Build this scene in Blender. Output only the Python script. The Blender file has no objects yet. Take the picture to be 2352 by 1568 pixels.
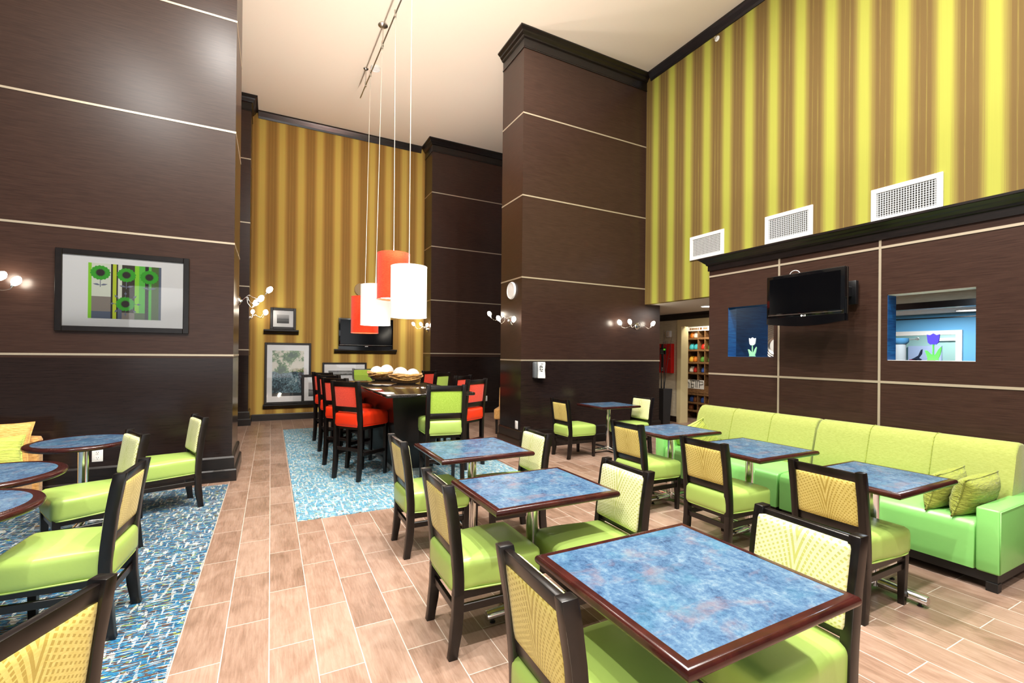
import bpy, bmesh, math, random
from mathutils import Vector, Matrix
random.seed(7)
PI = math.pi
scn = bpy.context.scene
COL = scn.collection

# ------------------------------------------------------------------ camera
W_PX = 2352.0
F_PX, CX, CY = 1059.06, 1176.6, 810.455
YAW, PITCH, ROLL = 0.48226, 0.002514, 0.010217
fw = Vector((math.sin(YAW)*math.cos(PITCH), math.cos(YAW)*math.cos(PITCH), math.sin(PITCH)))
r0 = Vector((math.cos(YAW), -math.sin(YAW), 0.0)); u0 = r0.cross(fw)
rt = r0*math.cos(ROLL) + u0*math.sin(ROLL); up = -r0*math.sin(ROLL) + u0*math.cos(ROLL)
cd = bpy.data.cameras.new('camera'); cam = bpy.data.objects.new('camera', cd); COL.objects.link(cam)
cd.sensor_fit = 'HORIZONTAL'; cd.sensor_width = 36.0; cd.lens = F_PX/W_PX*36.0
cd.shift_x = -(CX-1176.0)/W_PX; cd.shift_y = (CY-784.0)/W_PX
cd.clip_start = 0.05; cd.clip_end = 200
M = Matrix(((rt.x, up.x, -fw.x, 0), (rt.y, up.y, -fw.y, 0), (rt.z, up.z, -fw.z, 1.5), (0, 0, 0, 1)))
cam.matrix_world = M
scn.camera = cam

# ------------------------------------------------------------------ world, view, lights
scn.view_settings.view_transform = 'Standard'; scn.view_settings.look = 'None'
scn.view_settings.exposure = -0.12; scn.view_settings.gamma = 1.0
scn.view_settings.use_curve_mapping = False
try:
    scn.cycles.use_denoising = True
    scn.cycles.max_bounces = 8; scn.cycles.diffuse_bounces = 4; scn.cycles.glossy_bounces = 4
    scn.cycles.sample_clamp_indirect = 6.0
    scn.cycles.caustics_reflective = False; scn.cycles.caustics_refractive = False
except Exception:
    pass
wd = bpy.data.worlds.new('world'); scn.world = wd; wd.use_nodes = True
wd.node_tree.nodes['Background'].inputs[0].default_value = (0.95, 0.97, 1.0, 1)
wd.node_tree.nodes['Background'].inputs[1].default_value = 0.18

def lamp(name, loc, power, size=0.3, color=(1, .93, .82), kind='AREA', rot=(0, 0, 0), spot=None, blend=.4, sizey=None):
    ld = bpy.data.lights.new(name, kind); ld.energy = power; ld.color = color
    if kind == 'AREA':
        ld.shape = 'DISK' if sizey is None else 'RECTANGLE'; ld.size = size
        if sizey is not None: ld.size_y = sizey
    elif kind == 'SPOT':
        ld.spot_size = spot; ld.spot_blend = blend; ld.shadow_soft_size = size
    else:
        ld.shadow_soft_size = size
    o = bpy.data.objects.new(name, ld); o.location = loc; o.rotation_euler = rot; COL.objects.link(o)
    return o

CEIL = 6.68
# recessed ceiling lights of the tall room (all above or behind the frame)
for i, (x, y, p) in enumerate([(-.75, 3.1, 160), (1.2, 2.5, 275), (2.8, 2.3, 265), (-2.2, 0.8, 285), (0.5, 0.1, 290), (3.0, 0.0, 250),
                               (3.05, 5.35, 90), (0.9, -2.6, 90), (3.2, -2.8, 70)]):
    lamp('downlight', (x, y, CEIL-.02), p, .14, (1, .97, .92))
# added unseen fill lights pointing up to brighten the ceiling
lamp('ceiling_fill', (0.5, -1.2, 3.9), 170, 4.0, (1, .97, .93), rot=(PI, 0, 0), sizey=3.0)
lamp('ceiling_fill', (0.9, 2.6, 4.3), 270, 3.6, (1, .97, .92), rot=(PI, 0, 0), sizey=2.0)
# added unseen fill behind the camera, brightening surfaces that face it
lamp('front_fill', (0.3, -4.7, 2.1), 120, 8.0, (.96, .98, 1), rot=(PI/2, 0, 0), sizey=2.6)
# lobby and shop ceiling lights
lamp('lobby_light', (11.3, 4.2, 2.43), 70, .5, (.95, .98, 1))
lamp('lobby_light', (7.2, 5.3, 2.43), 25, .3, (1, .95, .88))
lamp('lobby_light', (6.9, 2.6, 2.43), 30, .4, (.75, .88, 1))
lamp('lobby_light', (13.6, 4.8, 2.43), 45, .4, (.95, 1, .97))  # added fill inside the corridor, brightening the view through the doorway
lamp('shop_light', (8.55, 7.3, 2.42), 22, .4, (1, .9, .72))

# ------------------------------------------------------------------ materials
def srgb(r, g, b):
    f = lambda c: c/12.92 if c <= .04045 else ((c+.055)/1.055)**2.4
    return (f(r/255.), f(g/255.), f(b/255.), 1.0)
class NT:
    def __init__(s, m): s.nt = m.node_tree; s.n = s.nt.nodes; s.l = s.nt.links
    def node(s, t, **k):
        nd = s.n.new(t)
        for a, b in k.items(): setattr(nd, a, b)
        return nd
    def set(s, sock, v):
        if isinstance(v, bpy.types.NodeSocket): s.l.new(v, sock)
        elif v is not None: sock.default_value = v
    def math(s, op, a, b=None, c=None):
        nd = s.node('ShaderNodeMath', operation=op)
        for i, v in enumerate((a, b, c)):
            if v is not None: s.set(nd.inputs[i], v)
        return nd.outputs[0]
    def mix(s, fac, a, b, blend='MIX'):
        nd = s.node('ShaderNodeMix', data_type='RGBA', blend_type=blend)
        s.set(nd.inputs[0], fac); s.set(nd.inputs[6], a); s.set(nd.inputs[7], b)
        return nd.outputs[2]
    def coord(s, scale=(1, 1, 1), loc=(0, 0, 0), which='Object'):
        tc = s.node('ShaderNodeTexCoord'); mp = s.node('ShaderNodeMapping')
        s.l.new(tc.outputs[which], mp.inputs[0]); mp.inputs['Scale'].default_value = scale; mp.inputs['Location'].default_value = loc
        return mp.outputs[0]
    def xyz(s, v=None):
        if v is None:
            v = s.node('ShaderNodeTexCoord').outputs['Object']
        sp = s.node('ShaderNodeSeparateXYZ'); s.l.new(v, sp.inputs[0]); return sp.outputs
    def noise(s, vec, scale=5, detail=3, rough=.5, dist=0):
        nd = s.node('ShaderNodeTexNoise'); s.l.new(vec, nd.inputs['Vector'])
        nd.inputs['Scale'].default_value = scale; nd.inputs['Detail'].default_value = detail
        nd.inputs['Roughness'].default_value = rough; nd.inputs['Distortion'].default_value = dist
        return nd.outputs['Fac']
    def ramp(s, fac, stops, interp='LINEAR'):
        nd = s.node('ShaderNodeValToRGB'); cr = nd.color_ramp; cr.interpolation = interp
        while len(cr.elements) < len(stops): cr.elements.new(.5)
        for e, (p, c) in zip(cr.elements, stops): e.position = p; e.color = c
        s.set(nd.inputs[0], fac); return nd.outputs[0]
    def bump(s, h, strength=.2, dist=.01):
        nd = s.node('ShaderNodeBump'); nd.inputs['Strength'].default_value = strength; nd.inputs['Distance'].default_value = dist
        s.l.new(h, nd.inputs['Height']); return nd.outputs[0]
def mat(name, color=(.5, .5, .5, 1), rough=.5, metal=0.0, spec=None, coat=0.0, emis=None, es=0.0, sheen=0.0):
    m = bpy.data.materials.new(name); m.use_nodes = True
    b = m.node_tree.nodes['Principled BSDF']
    b.inputs['Base Color'].default_value = color; b.inputs['Roughness'].default_value = rough; b.inputs['Metallic'].default_value = metal
    if spec is not None: b.inputs['Specular IOR Level'].default_value = spec
    if coat: b.inputs['Coat Weight'].default_value = coat; b.inputs['Coat Roughness'].default_value = .08
    if emis: b.inputs['Emission Color'].default_value = emis; b.inputs['Emission Strength'].default_value = es
    if sheen: b.inputs['Sheen Weight'].default_value = sheen
    return m
def nm(name, **k):
    m = mat(name, **k); t = NT(m); return m, t, m.node_tree.nodes['Principled BSDF']

MT = {}
def wood(name, c1, c2, scale, rough, lo=.35, hi=.7, bump=.05, spec=.5):
    m, t, b = nm(name, rough=rough, spec=spec)
    n1 = t.noise(t.coord(scale), 4, 4, .6)
    t.l.new(t.ramp(n1, [(lo, c1), (hi, c2)]), b.inputs['Base Color'])
    t.l.new(t.bump(n1, bump, .004), b.inputs['Normal'])
    return m
def panel(name, low):
    m, t, b = nm(name, rough=.3, spec=.34)
    n1 = t.noise(t.coord((1.5, 1.5, 34)), 4, 3, .55)
    c = t.ramp(n1, [(.30, srgb(46, 30, 24)), (.72, srgb(62, 43, 35))])
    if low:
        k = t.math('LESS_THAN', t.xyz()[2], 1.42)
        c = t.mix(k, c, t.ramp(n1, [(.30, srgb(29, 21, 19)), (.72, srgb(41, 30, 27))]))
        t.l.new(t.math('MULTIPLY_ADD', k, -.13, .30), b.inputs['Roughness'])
    t.l.new(c, b.inputs['Base Color']); t.l.new(t.bump(n1, .012, .003), b.inputs['Normal'])
    return m
MT['panel'] = panel('espresso_panel', False); MT['panel2'] = panel('espresso_panel_lacquered_base', True)
MT['frame'] = wood('ebony_wood', srgb(10, 6, 5), srgb(20, 13, 11), (6, 6, 6), .3, bump=.03)
MT['crown'] = wood('ebony_moulding', srgb(15, 11, 10), srgb(30, 22, 20), (2, 2, 14), .28, bump=.03)
MT['mahog'] = wood('mahogany_edge', srgb(42, 15, 13), srgb(64, 25, 21), (3, 3, 9), .2, bump=.03)
MT['shelfwood'] = wood('walnut_shelf', srgb(110, 78, 50), srgb(165, 125, 85), (4, 4, 14), .45)
MT['trim'] = mat('champagne_strip', srgb(186, 172, 150), .35, .45)
MT['ceil'] = mat('ceiling_paint', srgb(236, 222, 203), .9)
MT['lobbyceil'] = mat('ceiling_white', srgb(225, 220, 208), .9)
MT['white'] = mat('white_plastic', srgb(235, 235, 232), .4)
MT['whitepaint'] = mat('white_gloss_paint', srgb(238, 238, 232), .4)
MT['black'] = mat('black_plastic', srgb(16, 16, 18), .3)
MT['blackgloss'] = mat('black_gloss', srgb(8, 8, 10), .08)
MT['screen'] = mat('dark_screen', srgb(4, 5, 7), .12, spec=.3)
MT['chrome'] = mat('chrome', (.82, .82, .8, 1), .12, 1.0)
MT['steel'] = mat('brushed_nickel', (.55, .52, .47, 1), .3, 1.0)
MT['cream'] = mat('cream_trim_paint', srgb(232, 218, 170), .5)
MT['red'] = mat('red_enamel', srgb(205, 22, 18), .35)
MT['dark'] = mat('matte_black', srgb(22, 21, 22), .5)
MT['bluelit'] = wood('dark_panel_blue_light', srgb(16, 58, 112), srgb(30, 92, 150), (1.2, 1.2, 22), .4)  # dark wood with bluish light put into its colour
MT['grey'] = mat('grey_plinth', srgb(150, 155, 155), .5)
MT['green'] = mat('leaf_green_board', srgb(85, 205, 85), .5)
MT['purple'] = mat('violet_board', srgb(70, 60, 200), .5)
MT['whiteboard'] = mat('pale_board', srgb(225, 240, 248), .5)
MT['mat'] = mat('mat_board', srgb(252, 252, 252), .8)
MT['cord'] = mat('pale_cord', srgb(235, 230, 215), .5)
MT['bulb'] = mat('lit_glass', (1, 1, 1, 1), .3, emis=(1, .9, .74, 1), es=45.0)
MT['litdiff'] = mat('lit_diffuser', (1, 1, 1, 1), .4, emis=(1, .94, .84, 1), es=14.0)
MT['lit'] = mat('lit_lens', (1, 1, 1, 1), .3, emis=(1, .98, .92, 1), es=4.0)
MT['glass'] = None

# striped wallpaper: soft bands across one axis
def wallpaper(name, axis, period, phase, yel, brn, tan):
    m, t, b = nm(name, rough=.75, spec=.2)
    s = t.xyz(); a = s[0] if axis == 'X' else s[1]
    u = t.math('DIVIDE', t.math('SUBTRACT', a, phase), period)
    sc = (55, 1, .25) if axis == 'X' else (1, 55, .25)
    streak = t.noise(t.coord(sc), 2.0, 4, .7)
    fine = t.noise(t.coord((sc[0]*4 if axis == 'X' else 1, sc[1]*4 if axis == 'Y' else 1, .6)), 2.0, 2, .7)
    u2 = t.math('ADD', u, t.math('MULTIPLY', t.math('SUBTRACT', streak, .5), .16))
    d = t.math('MULTIPLY', t.math('ABSOLUTE', t.math('SUBTRACT', t.math('FRACT', t.math('ADD', u2, .5)), .5)), 2.0)
    col = t.ramp(d, [(.0, yel), (.20, yel), (.45, tan), (.66, brn), (.82, brn), (.84, tan), (.87, brn), (1.0, brn)])
    f2 = t.math('MULTIPLY_ADD', fine, .5, .75)
    colb = t.mix(.35, col, f2, 'MULTIPLY')
    t.l.new(colb, b.inputs['Base Color']); return m
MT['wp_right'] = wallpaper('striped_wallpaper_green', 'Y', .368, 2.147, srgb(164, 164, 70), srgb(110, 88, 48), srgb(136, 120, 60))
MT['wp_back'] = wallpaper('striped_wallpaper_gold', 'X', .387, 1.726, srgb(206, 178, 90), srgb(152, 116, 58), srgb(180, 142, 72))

# wood-look floor tiles
def floor_mat():
    m, t, b = nm('wood_look_tiles', rough=.3)
    s = t.xyz()
    u = t.math('DIVIDE', t.math('SUBTRACT', s[0], .007), .2065); cu = t.math('FLOOR', u); fu = t.math('FRACT', u)
    par = t.math('FLOORED_MODULO', cu, 2.0)
    v = t.math('ADD', t.math('DIVIDE', t.math('SUBTRACT', s[1], 2.619), .6215), t.math('MULTIPLY', par, .5))
    cv = t.math('FLOOR', v); fv = t.math('FRACT', v)
    eu = t.math('MULTIPLY', t.math('MINIMUM', fu, t.math('SUBTRACT', 1.0, fu)), .2065)
    ev = t.math('MULTIPLY', t.math('MINIMUM', fv, t.math('SUBTRACT', 1.0, fv)), .6215)
    e = t.math('MINIMUM', eu, ev)
    grout = t.math('LESS_THAN', e, .0024)
    cid = t.node('ShaderNodeCombineXYZ'); t.set(cid.inputs[0], cu); t.set(cid.inputs[1], cv)
    wn = t.node('ShaderNodeTexWhiteNoise', noise_dimensions='2D'); t.l.new(cid.outputs[0], wn.inputs['Vector'])
    # grain runs along the plank, shifted per plank
    off = t.node('ShaderNodeVectorMath', operation='MULTIPLY_ADD')
    t.l.new(wn.outputs['Color'], off.inputs[0]); off.inputs[1].default_value = (7, 31, 0)
    t.l.new(t.node('ShaderNodeTexCoord').outputs['Object'], off.inputs[2])
    mp = t.node('ShaderNodeMapping'); t.l.new(off.outputs[0], mp.inputs[0]); mp.inputs['Scale'].default_value = (22, 1.6, 1)
    g = t.noise(mp.outputs[0], 3.4, 9, .78, .5)
    mp2 = t.node('ShaderNodeMapping'); t.l.new(off.outputs[0], mp2.inputs[0]); mp2.inputs['Scale'].default_value = (5, 2.2, 1)
    g2 = t.noise(mp2.outputs[0], 1.6, 3, .5, 1.0)
    f = t.math('ADD', t.math('ADD', t.math('MULTIPLY', g, .55), t.math('MULTIPLY', g2, .35)), t.math('MULTIPLY', wn.outputs['Value'], .14))
    col = t.ramp(f, [(.30, srgb(100, 76, 60)), (.47, srgb(140, 112, 95)), (.62, srgb(163, 136, 119)), (.80, srgb(180, 156, 141))])
    col = t.mix(grout, col, srgb(205, 190, 178))
    t.l.new(col, b.inputs['Base Color'])
    t.l.new(t.math('MULTIPLY_ADD', g2, .16, .27), b.inputs['Roughness'])
    h = t.math('SUBTRACT', t.math('MULTIPLY', g, .15), t.math('MULTIPLY', grout, .6))
    t.l.new(t.bump(h, .25, .004), b.inputs['Normal'])
    return m
MT['floor'] = floor_mat()

def carpet_mat(name, light):
    m, t, b = nm(name, rough=.95, spec=.1, sheen=.1)
    y = t.xyz()[1]
    n1 = t.noise(t.coord((15, 105, 1)), 1.0, 3, .7, .15)        # coloured threads along x
    nt = t.noise(t.coord((9, 100, 1), (5, 3, 0)), 1.0, 2, .6)
    n2 = t.noise(t.coord((20, 70, 1), (3.3, 1.7, 0)), 1.0, 2, .6)
    n3 = t.noise(t.coord((46, 8.5, 1), (1.3, 9.7, 0)), 1.0, 2, .5, .1)  # broken lines along y
    n5 = t.noise(t.coord((16, 60, 1), (7.3, 4.7, 0)), 1.0, 1, .5)
    thr = t.math('SINE', t.math('ADD', t.math('MULTIPLY', y, 2*PI/.0125), t.math('MULTIPLY', nt, 9.0)))
    if light:
        st = [(.0, srgb(26, 80, 116)), (.40, srgb(56, 132, 170)), (.48, srgb(110, 182, 208)), (.54, srgb(66, 144, 184)), (.60, srgb(160, 204, 214))]
    else:
        st = [(.0, srgb(6, 34, 66)), (.40, srgb(12, 82, 130)), (.48, srgb(46, 130, 170)), (.54, srgb(8, 56, 96)), (.60, srgb(78, 152, 176))]
    c = t.ramp(n1, st, 'CONSTANT')
    br = t.math('GREATER_THAN', n2, 0.59 if light else .535); c = t.mix(br, c, srgb(84, 60, 48))
    li = t.math('GREATER_THAN', n5, .66); c = t.mix(li, c, srgb(150, 172, 70))
    wh = t.math('MULTIPLY', t.math('GREATER_THAN', n3, .555 if light else .585), t.math('GREATER_THAN', thr, -.1)); c = t.mix(wh, c, srgb(214, 216, 206))
    w2 = t.math('GREATER_THAN', nt, .58 if light else .60); c = t.mix(w2, c, srgb(196, 206, 202))
    c = t.mix(t.math('MULTIPLY', t.math('LESS_THAN', thr, -.7), .45), c, srgb(20, 34, 46))
    t.l.new(c, b.inputs['Base Color']); t.l.new(t.bump(thr, .35, .004), b.inputs['Normal'])
    return m
MT['carpet'] = carpet_mat('woven_carpet_blue', False)
MT['carpet2'] = carpet_mat('woven_carpet_pale_blue', True)

def vinyl(name, c, rough=.32):
    m, t, b = nm(name, color=c, rough=rough)
    n = t.noise(t.coord((1, 1, 1)), 9, 3, .5); n2 = t.noise(t.coord((1, 1, 1)), 160, 2, .5)
    t.l.new(t.bump(t.math('ADD', n, t.math('MULTIPLY', n2, .06)), .16, .012), b.inputs['Normal'])
    return m
MT['lime'] = vinyl('lime_vinyl', srgb(164, 192, 98))
MT['orange'] = vinyl('orange_red_vinyl', srgb(226, 52, 20))
MT['sofagreen'] = vinyl('apple_green_vinyl', srgb(130, 200, 108))
def weave(name, c1, c2, sc=(160, 160, 160), rough=.85):
    m, t, b = nm(name, rough=rough, spec=.2, sheen=.25)
    n = t.noise(t.coord((sc[0], sc[1], sc[2])), 1.0, 3, .7)
    t.l.new(t.ramp(n, [(.3, c1), (.7, c2)]), b.inputs['Base Color']); t.l.new(t.bump(n, .3, .003), b.inputs['Normal']); return m
MT['sofafabric'] = weave('chartreuse_fabric', srgb(140, 150, 72), srgb(158, 166, 90), (60, 40, 160))
MT['limefabric'] = weave('lime_fabric', srgb(150, 184, 60), srgb(176, 206, 84), (90, 90, 90))
MT['orangefabric'] = weave('orange_red_fabric', srgb(214, 46, 22), srgb(236, 74, 40), (40, 40, 160))
MT['tan'] = weave('tan_basketweave', srgb(176, 122, 62), srgb(226, 178, 110), (26, 26, 90))
MT['tanpillow'] = weave('orange_tan_weave', srgb(200, 140, 60), srgb(238, 196, 120), (20, 20, 110))
MT['limepillow'] = weave('lime_crinkle', srgb(186, 204, 82), srgb(220, 232, 120), (12, 40, 60))
def crinkle(name, c1, c2):
    m, t, b = nm(name, rough=.8, spec=.2, sheen=.2)
    n = t.noise(t.coord((9, 20, 60)), 1.0, 4, .6, .8)
    t.l.new(t.ramp(n, [(.3, c1), (.7, c2)]), b.inputs['Base Color']); t.l.new(t.bump(n, .9, .02), b.inputs['Normal']); return m
MT['crinkle'] = crinkle('olive_lime_crinkle', srgb(128, 138, 50), srgb(158, 168, 70))
MT['limepillow'] = crinkle('lime_crinkle', srgb(182, 196, 84), srgb(206, 218, 112))
MT['wicker'] = weave('wicker', srgb(146, 98, 44), srgb(230, 184, 108), (50, 50, 50), .6)
MT['rope'] = weave('white_rope', srgb(150, 150, 150), srgb(250, 250, 250), (120, 120, 120), .8)

# feathered lattice fabric of the chair backs (local x across, z up)
def lattice(name, b1, b2, dc):
    m, t, b = nm(name, rough=.6, spec=.3, sheen=.15)
    s = t.xyz()
    x = s[0]; z = t.math('SUBTRACT', s[2], .36)
    th = t.math('ARCTAN2', x, z)
    r = t.math('SQRT', t.math('ADD', t.math('MULTIPLY', x, x), t.math('MULTIPLY', z, z)))
    ax = t.math('ABSOLUTE', x)
    d1 = t.math('ADD', t.math('ABSOLUTE', th), t.math('MULTIPLY', r, -.62))
    d2 = t.math('ADD', t.math('MULTIPLY', ax, .60), z)
    a = t.math('SINE', t.math('MULTIPLY', d1, 112.0)); c = t.math('SINE', t.math('MULTIPLY', d2, 345.0))
    ctr = t.math('MINIMUM', 1.0, t.math('MULTIPLY', ax, 12.0))
    fa = t.math('MULTIPLY_ADD', a, 4.0, .1); fa.node.use_clamp = True
    fc = t.math('MULTIPLY_ADD', t.math('ADD', c, t.math('MULTIPLY', t.math('SUBTRACT', 1.0, ctr), 1.5)), 4.0, .1); fc.node.use_clamp = True
    dia = t.math('MULTIPLY', fa, fc)
    n = t.noise(t.coord((60, 60, 160)), 1, 2)
    col = t.mix(t.math('MULTIPLY', dia, .85), t.ramp(n, [(.3, b1), (.7, b2)]), dc)
    t.l.new(col, b.inputs['Base Color']); t.l.new(t.bump(t.math('SUBTRACT', 1.0, dia), .25, .003), b.inputs['Normal'])
    return m
MT['lattice'] = lattice('feather_lattice_fabric', srgb(216, 216, 162), srgb(232, 232, 186), srgb(184, 190, 92))
MT['lattice_gold'] = lattice('feather_lattice_fabric_gold', srgb(206, 188, 98), srgb(222, 206, 122), srgb(170, 146, 56))

def laminate():
    m, t, b = nm('slate_blue_laminate', rough=.26)
    n1 = t.noise(t.coord((1.5, 1.0, 1)), 7.0, 12, .84, .35)
    n2 = t.noise(t.coord((1, 1.4, 1), (4, 2, 0)), 5.0, 5, .62, .4)
    n3 = t.noise(t.coord((1, 1, 1), (9, 5, 0)), 45, 4, .7)
    n4 = t.noise(t.coord((1, 1, 1), (1, 8, 0)), 3.2, 4, .6, .3)
    c = t.ramp(t.math('ADD', t.math('MULTIPLY', n1, .72), t.math('MULTIPLY', n3, .28)),
               [(.36, srgb(34, 52, 84)), (.44, srgb(54, 82, 114)), (.50, srgb(70, 100, 130)), (.56, srgb(92, 118, 140)), (.64, srgb(122, 138, 148))])
    c = t.mix(t.math('MULTIPLY', t.ramp(n2, [(.52, (0, 0, 0, 1)), (.66, (1, 1, 1, 1))]), .5), c, srgb(128, 106, 106))
    c = t.mix(t.math('MULTIPLY', t.ramp(n4, [(.52, (0, 0, 0, 1)), (.68, (1, 1, 1, 1))]), .5), c, srgb(52, 112, 134))
    t.l.new(c, b.inputs['Base Color']); return m
MT['laminate'] = laminate()
def granite():
    m, t, b = nm('black_granite', rough=.06)
    n = t.noise(t.coord((1, 1, 1)), 190, 2, .6)
    t.l.new(t.ramp(n, [(.58, srgb(18, 16, 16)), (.68, srgb(96, 84, 74))]), b.inputs['Base Color']); return m
MT['granite'] = granite()
def lobbywall():
    m, t, b = nm('textured_cream_wallpaper', rough=.8)
    n = t.noise(t.coord((3, 3, 60)), 3, 3)
    t.l.new(t.ramp(n, [(.3, srgb(196, 186, 158)), (.7, srgb(222, 214, 188))]), b.inputs['Base Color']); return m
MT['lobbywall'] = lobbywall()
MT['bluewall'] = mat('sky_blue_paint', srgb(104, 176, 222), .7)
MT['tealwall'] = mat('pale_teal_paint', srgb(160, 196, 192), .7)
MT['shadewhite'] = mat('white_shade_lit', srgb(250, 246, 236), .8, emis=(1, .97, .9, 1), es=.5)
MT['shadered'] = weave('red_linen_shade', srgb(226, 44, 18), srgb(246, 84, 44), (30, 30, 160))
_b = MT['shadered'].node_tree.nodes['Principled BSDF']; _b.inputs['Emission Color'].default_value = (1, .06, .02, 1); _b.inputs['Emission Strength'].default_value = .42

def glass_mat():
    m = bpy.data.materials.new('picture_glass'); m.use_nodes = True; t = NT(m); t.n.clear()
    o = t.node('ShaderNodeOutputMaterial'); mx = t.node('ShaderNodeMixShader'); tr = t.node('ShaderNodeBsdfTransparent'); g = t.node('ShaderNodeBsdfGlossy')
    g.inputs['Roughness'].default_value = .02; fr = t.node('ShaderNodeFresnel'); fr.inputs[0].default_value = 1.5
    t.l.new(fr.outputs[0], mx.inputs[0]); t.l.new(tr.outputs[0], mx.inputs[1]); t.l.new(g.outputs[0], mx.inputs[2]); t.l.new(mx.outputs[0], o.inputs[0]); return m
MT['glass'] = glass_mat()

# photographs in frames
def photo_trees():
    m, t, b = nm('garden_photograph', rough=.6)
    z = t.xyz()[2]
    n = t.noise(t.coord((1, 1, 1)), 38, 5, .75); n2 = t.noise(t.coord((1, 1, 1), (3, 3, 3)), 4.5, 3, .5)
    leaf = t.ramp(t.math('ADD', t.math('MULTIPLY', n, .5), n2), [(.60, srgb(236, 230, 214)), (.72, srgb(226, 222, 204)), (.76, srgb(112, 150, 84)), (.86, srgb(52, 84, 50))])
    low = t.ramp(t.math('ADD', t.math('MULTIPLY', n, .7), t.math('MULTIPLY', n2, .3)), [(.38, srgb(14, 18, 22)), (.48, srgb(44, 68, 80)), (.56, srgb(110, 150, 164)), (.64, srgb(225, 232, 230))])
    f = t.math('GREATER_THAN', t.math('ADD', z, t.math('MULTIPLY', t.math('SUBTRACT', n2, .5), .35)), .70)
    c = t.mix(f, low, leaf)
    c = t.mix(t.math('LESS_THAN', z, .24), c, srgb(38, 50, 54))
    t.l.new(c, b.inputs['Base Color']); return m
MT['ph_trees'] = photo_trees()
def photo_bw(name, zs, stops):
    m, t, b = nm(name, rough=.6); s = t.xyz(); n = t.noise(t.coord((1, 1, 1)), 20, 5, .7)
    z0, z1 = zs
    f = t.math('DIVIDE', t.math('SUBTRACT', s[2], z0), z1-z0)
    f = t.math('ADD', f, t.math('MULTIPLY', t.math('SUBTRACT', n, .5), .12))
    t.l.new(t.ramp(f, stops), b.inputs['Base Color']); return m
G = lambda v: srgb(v, v, v)

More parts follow.
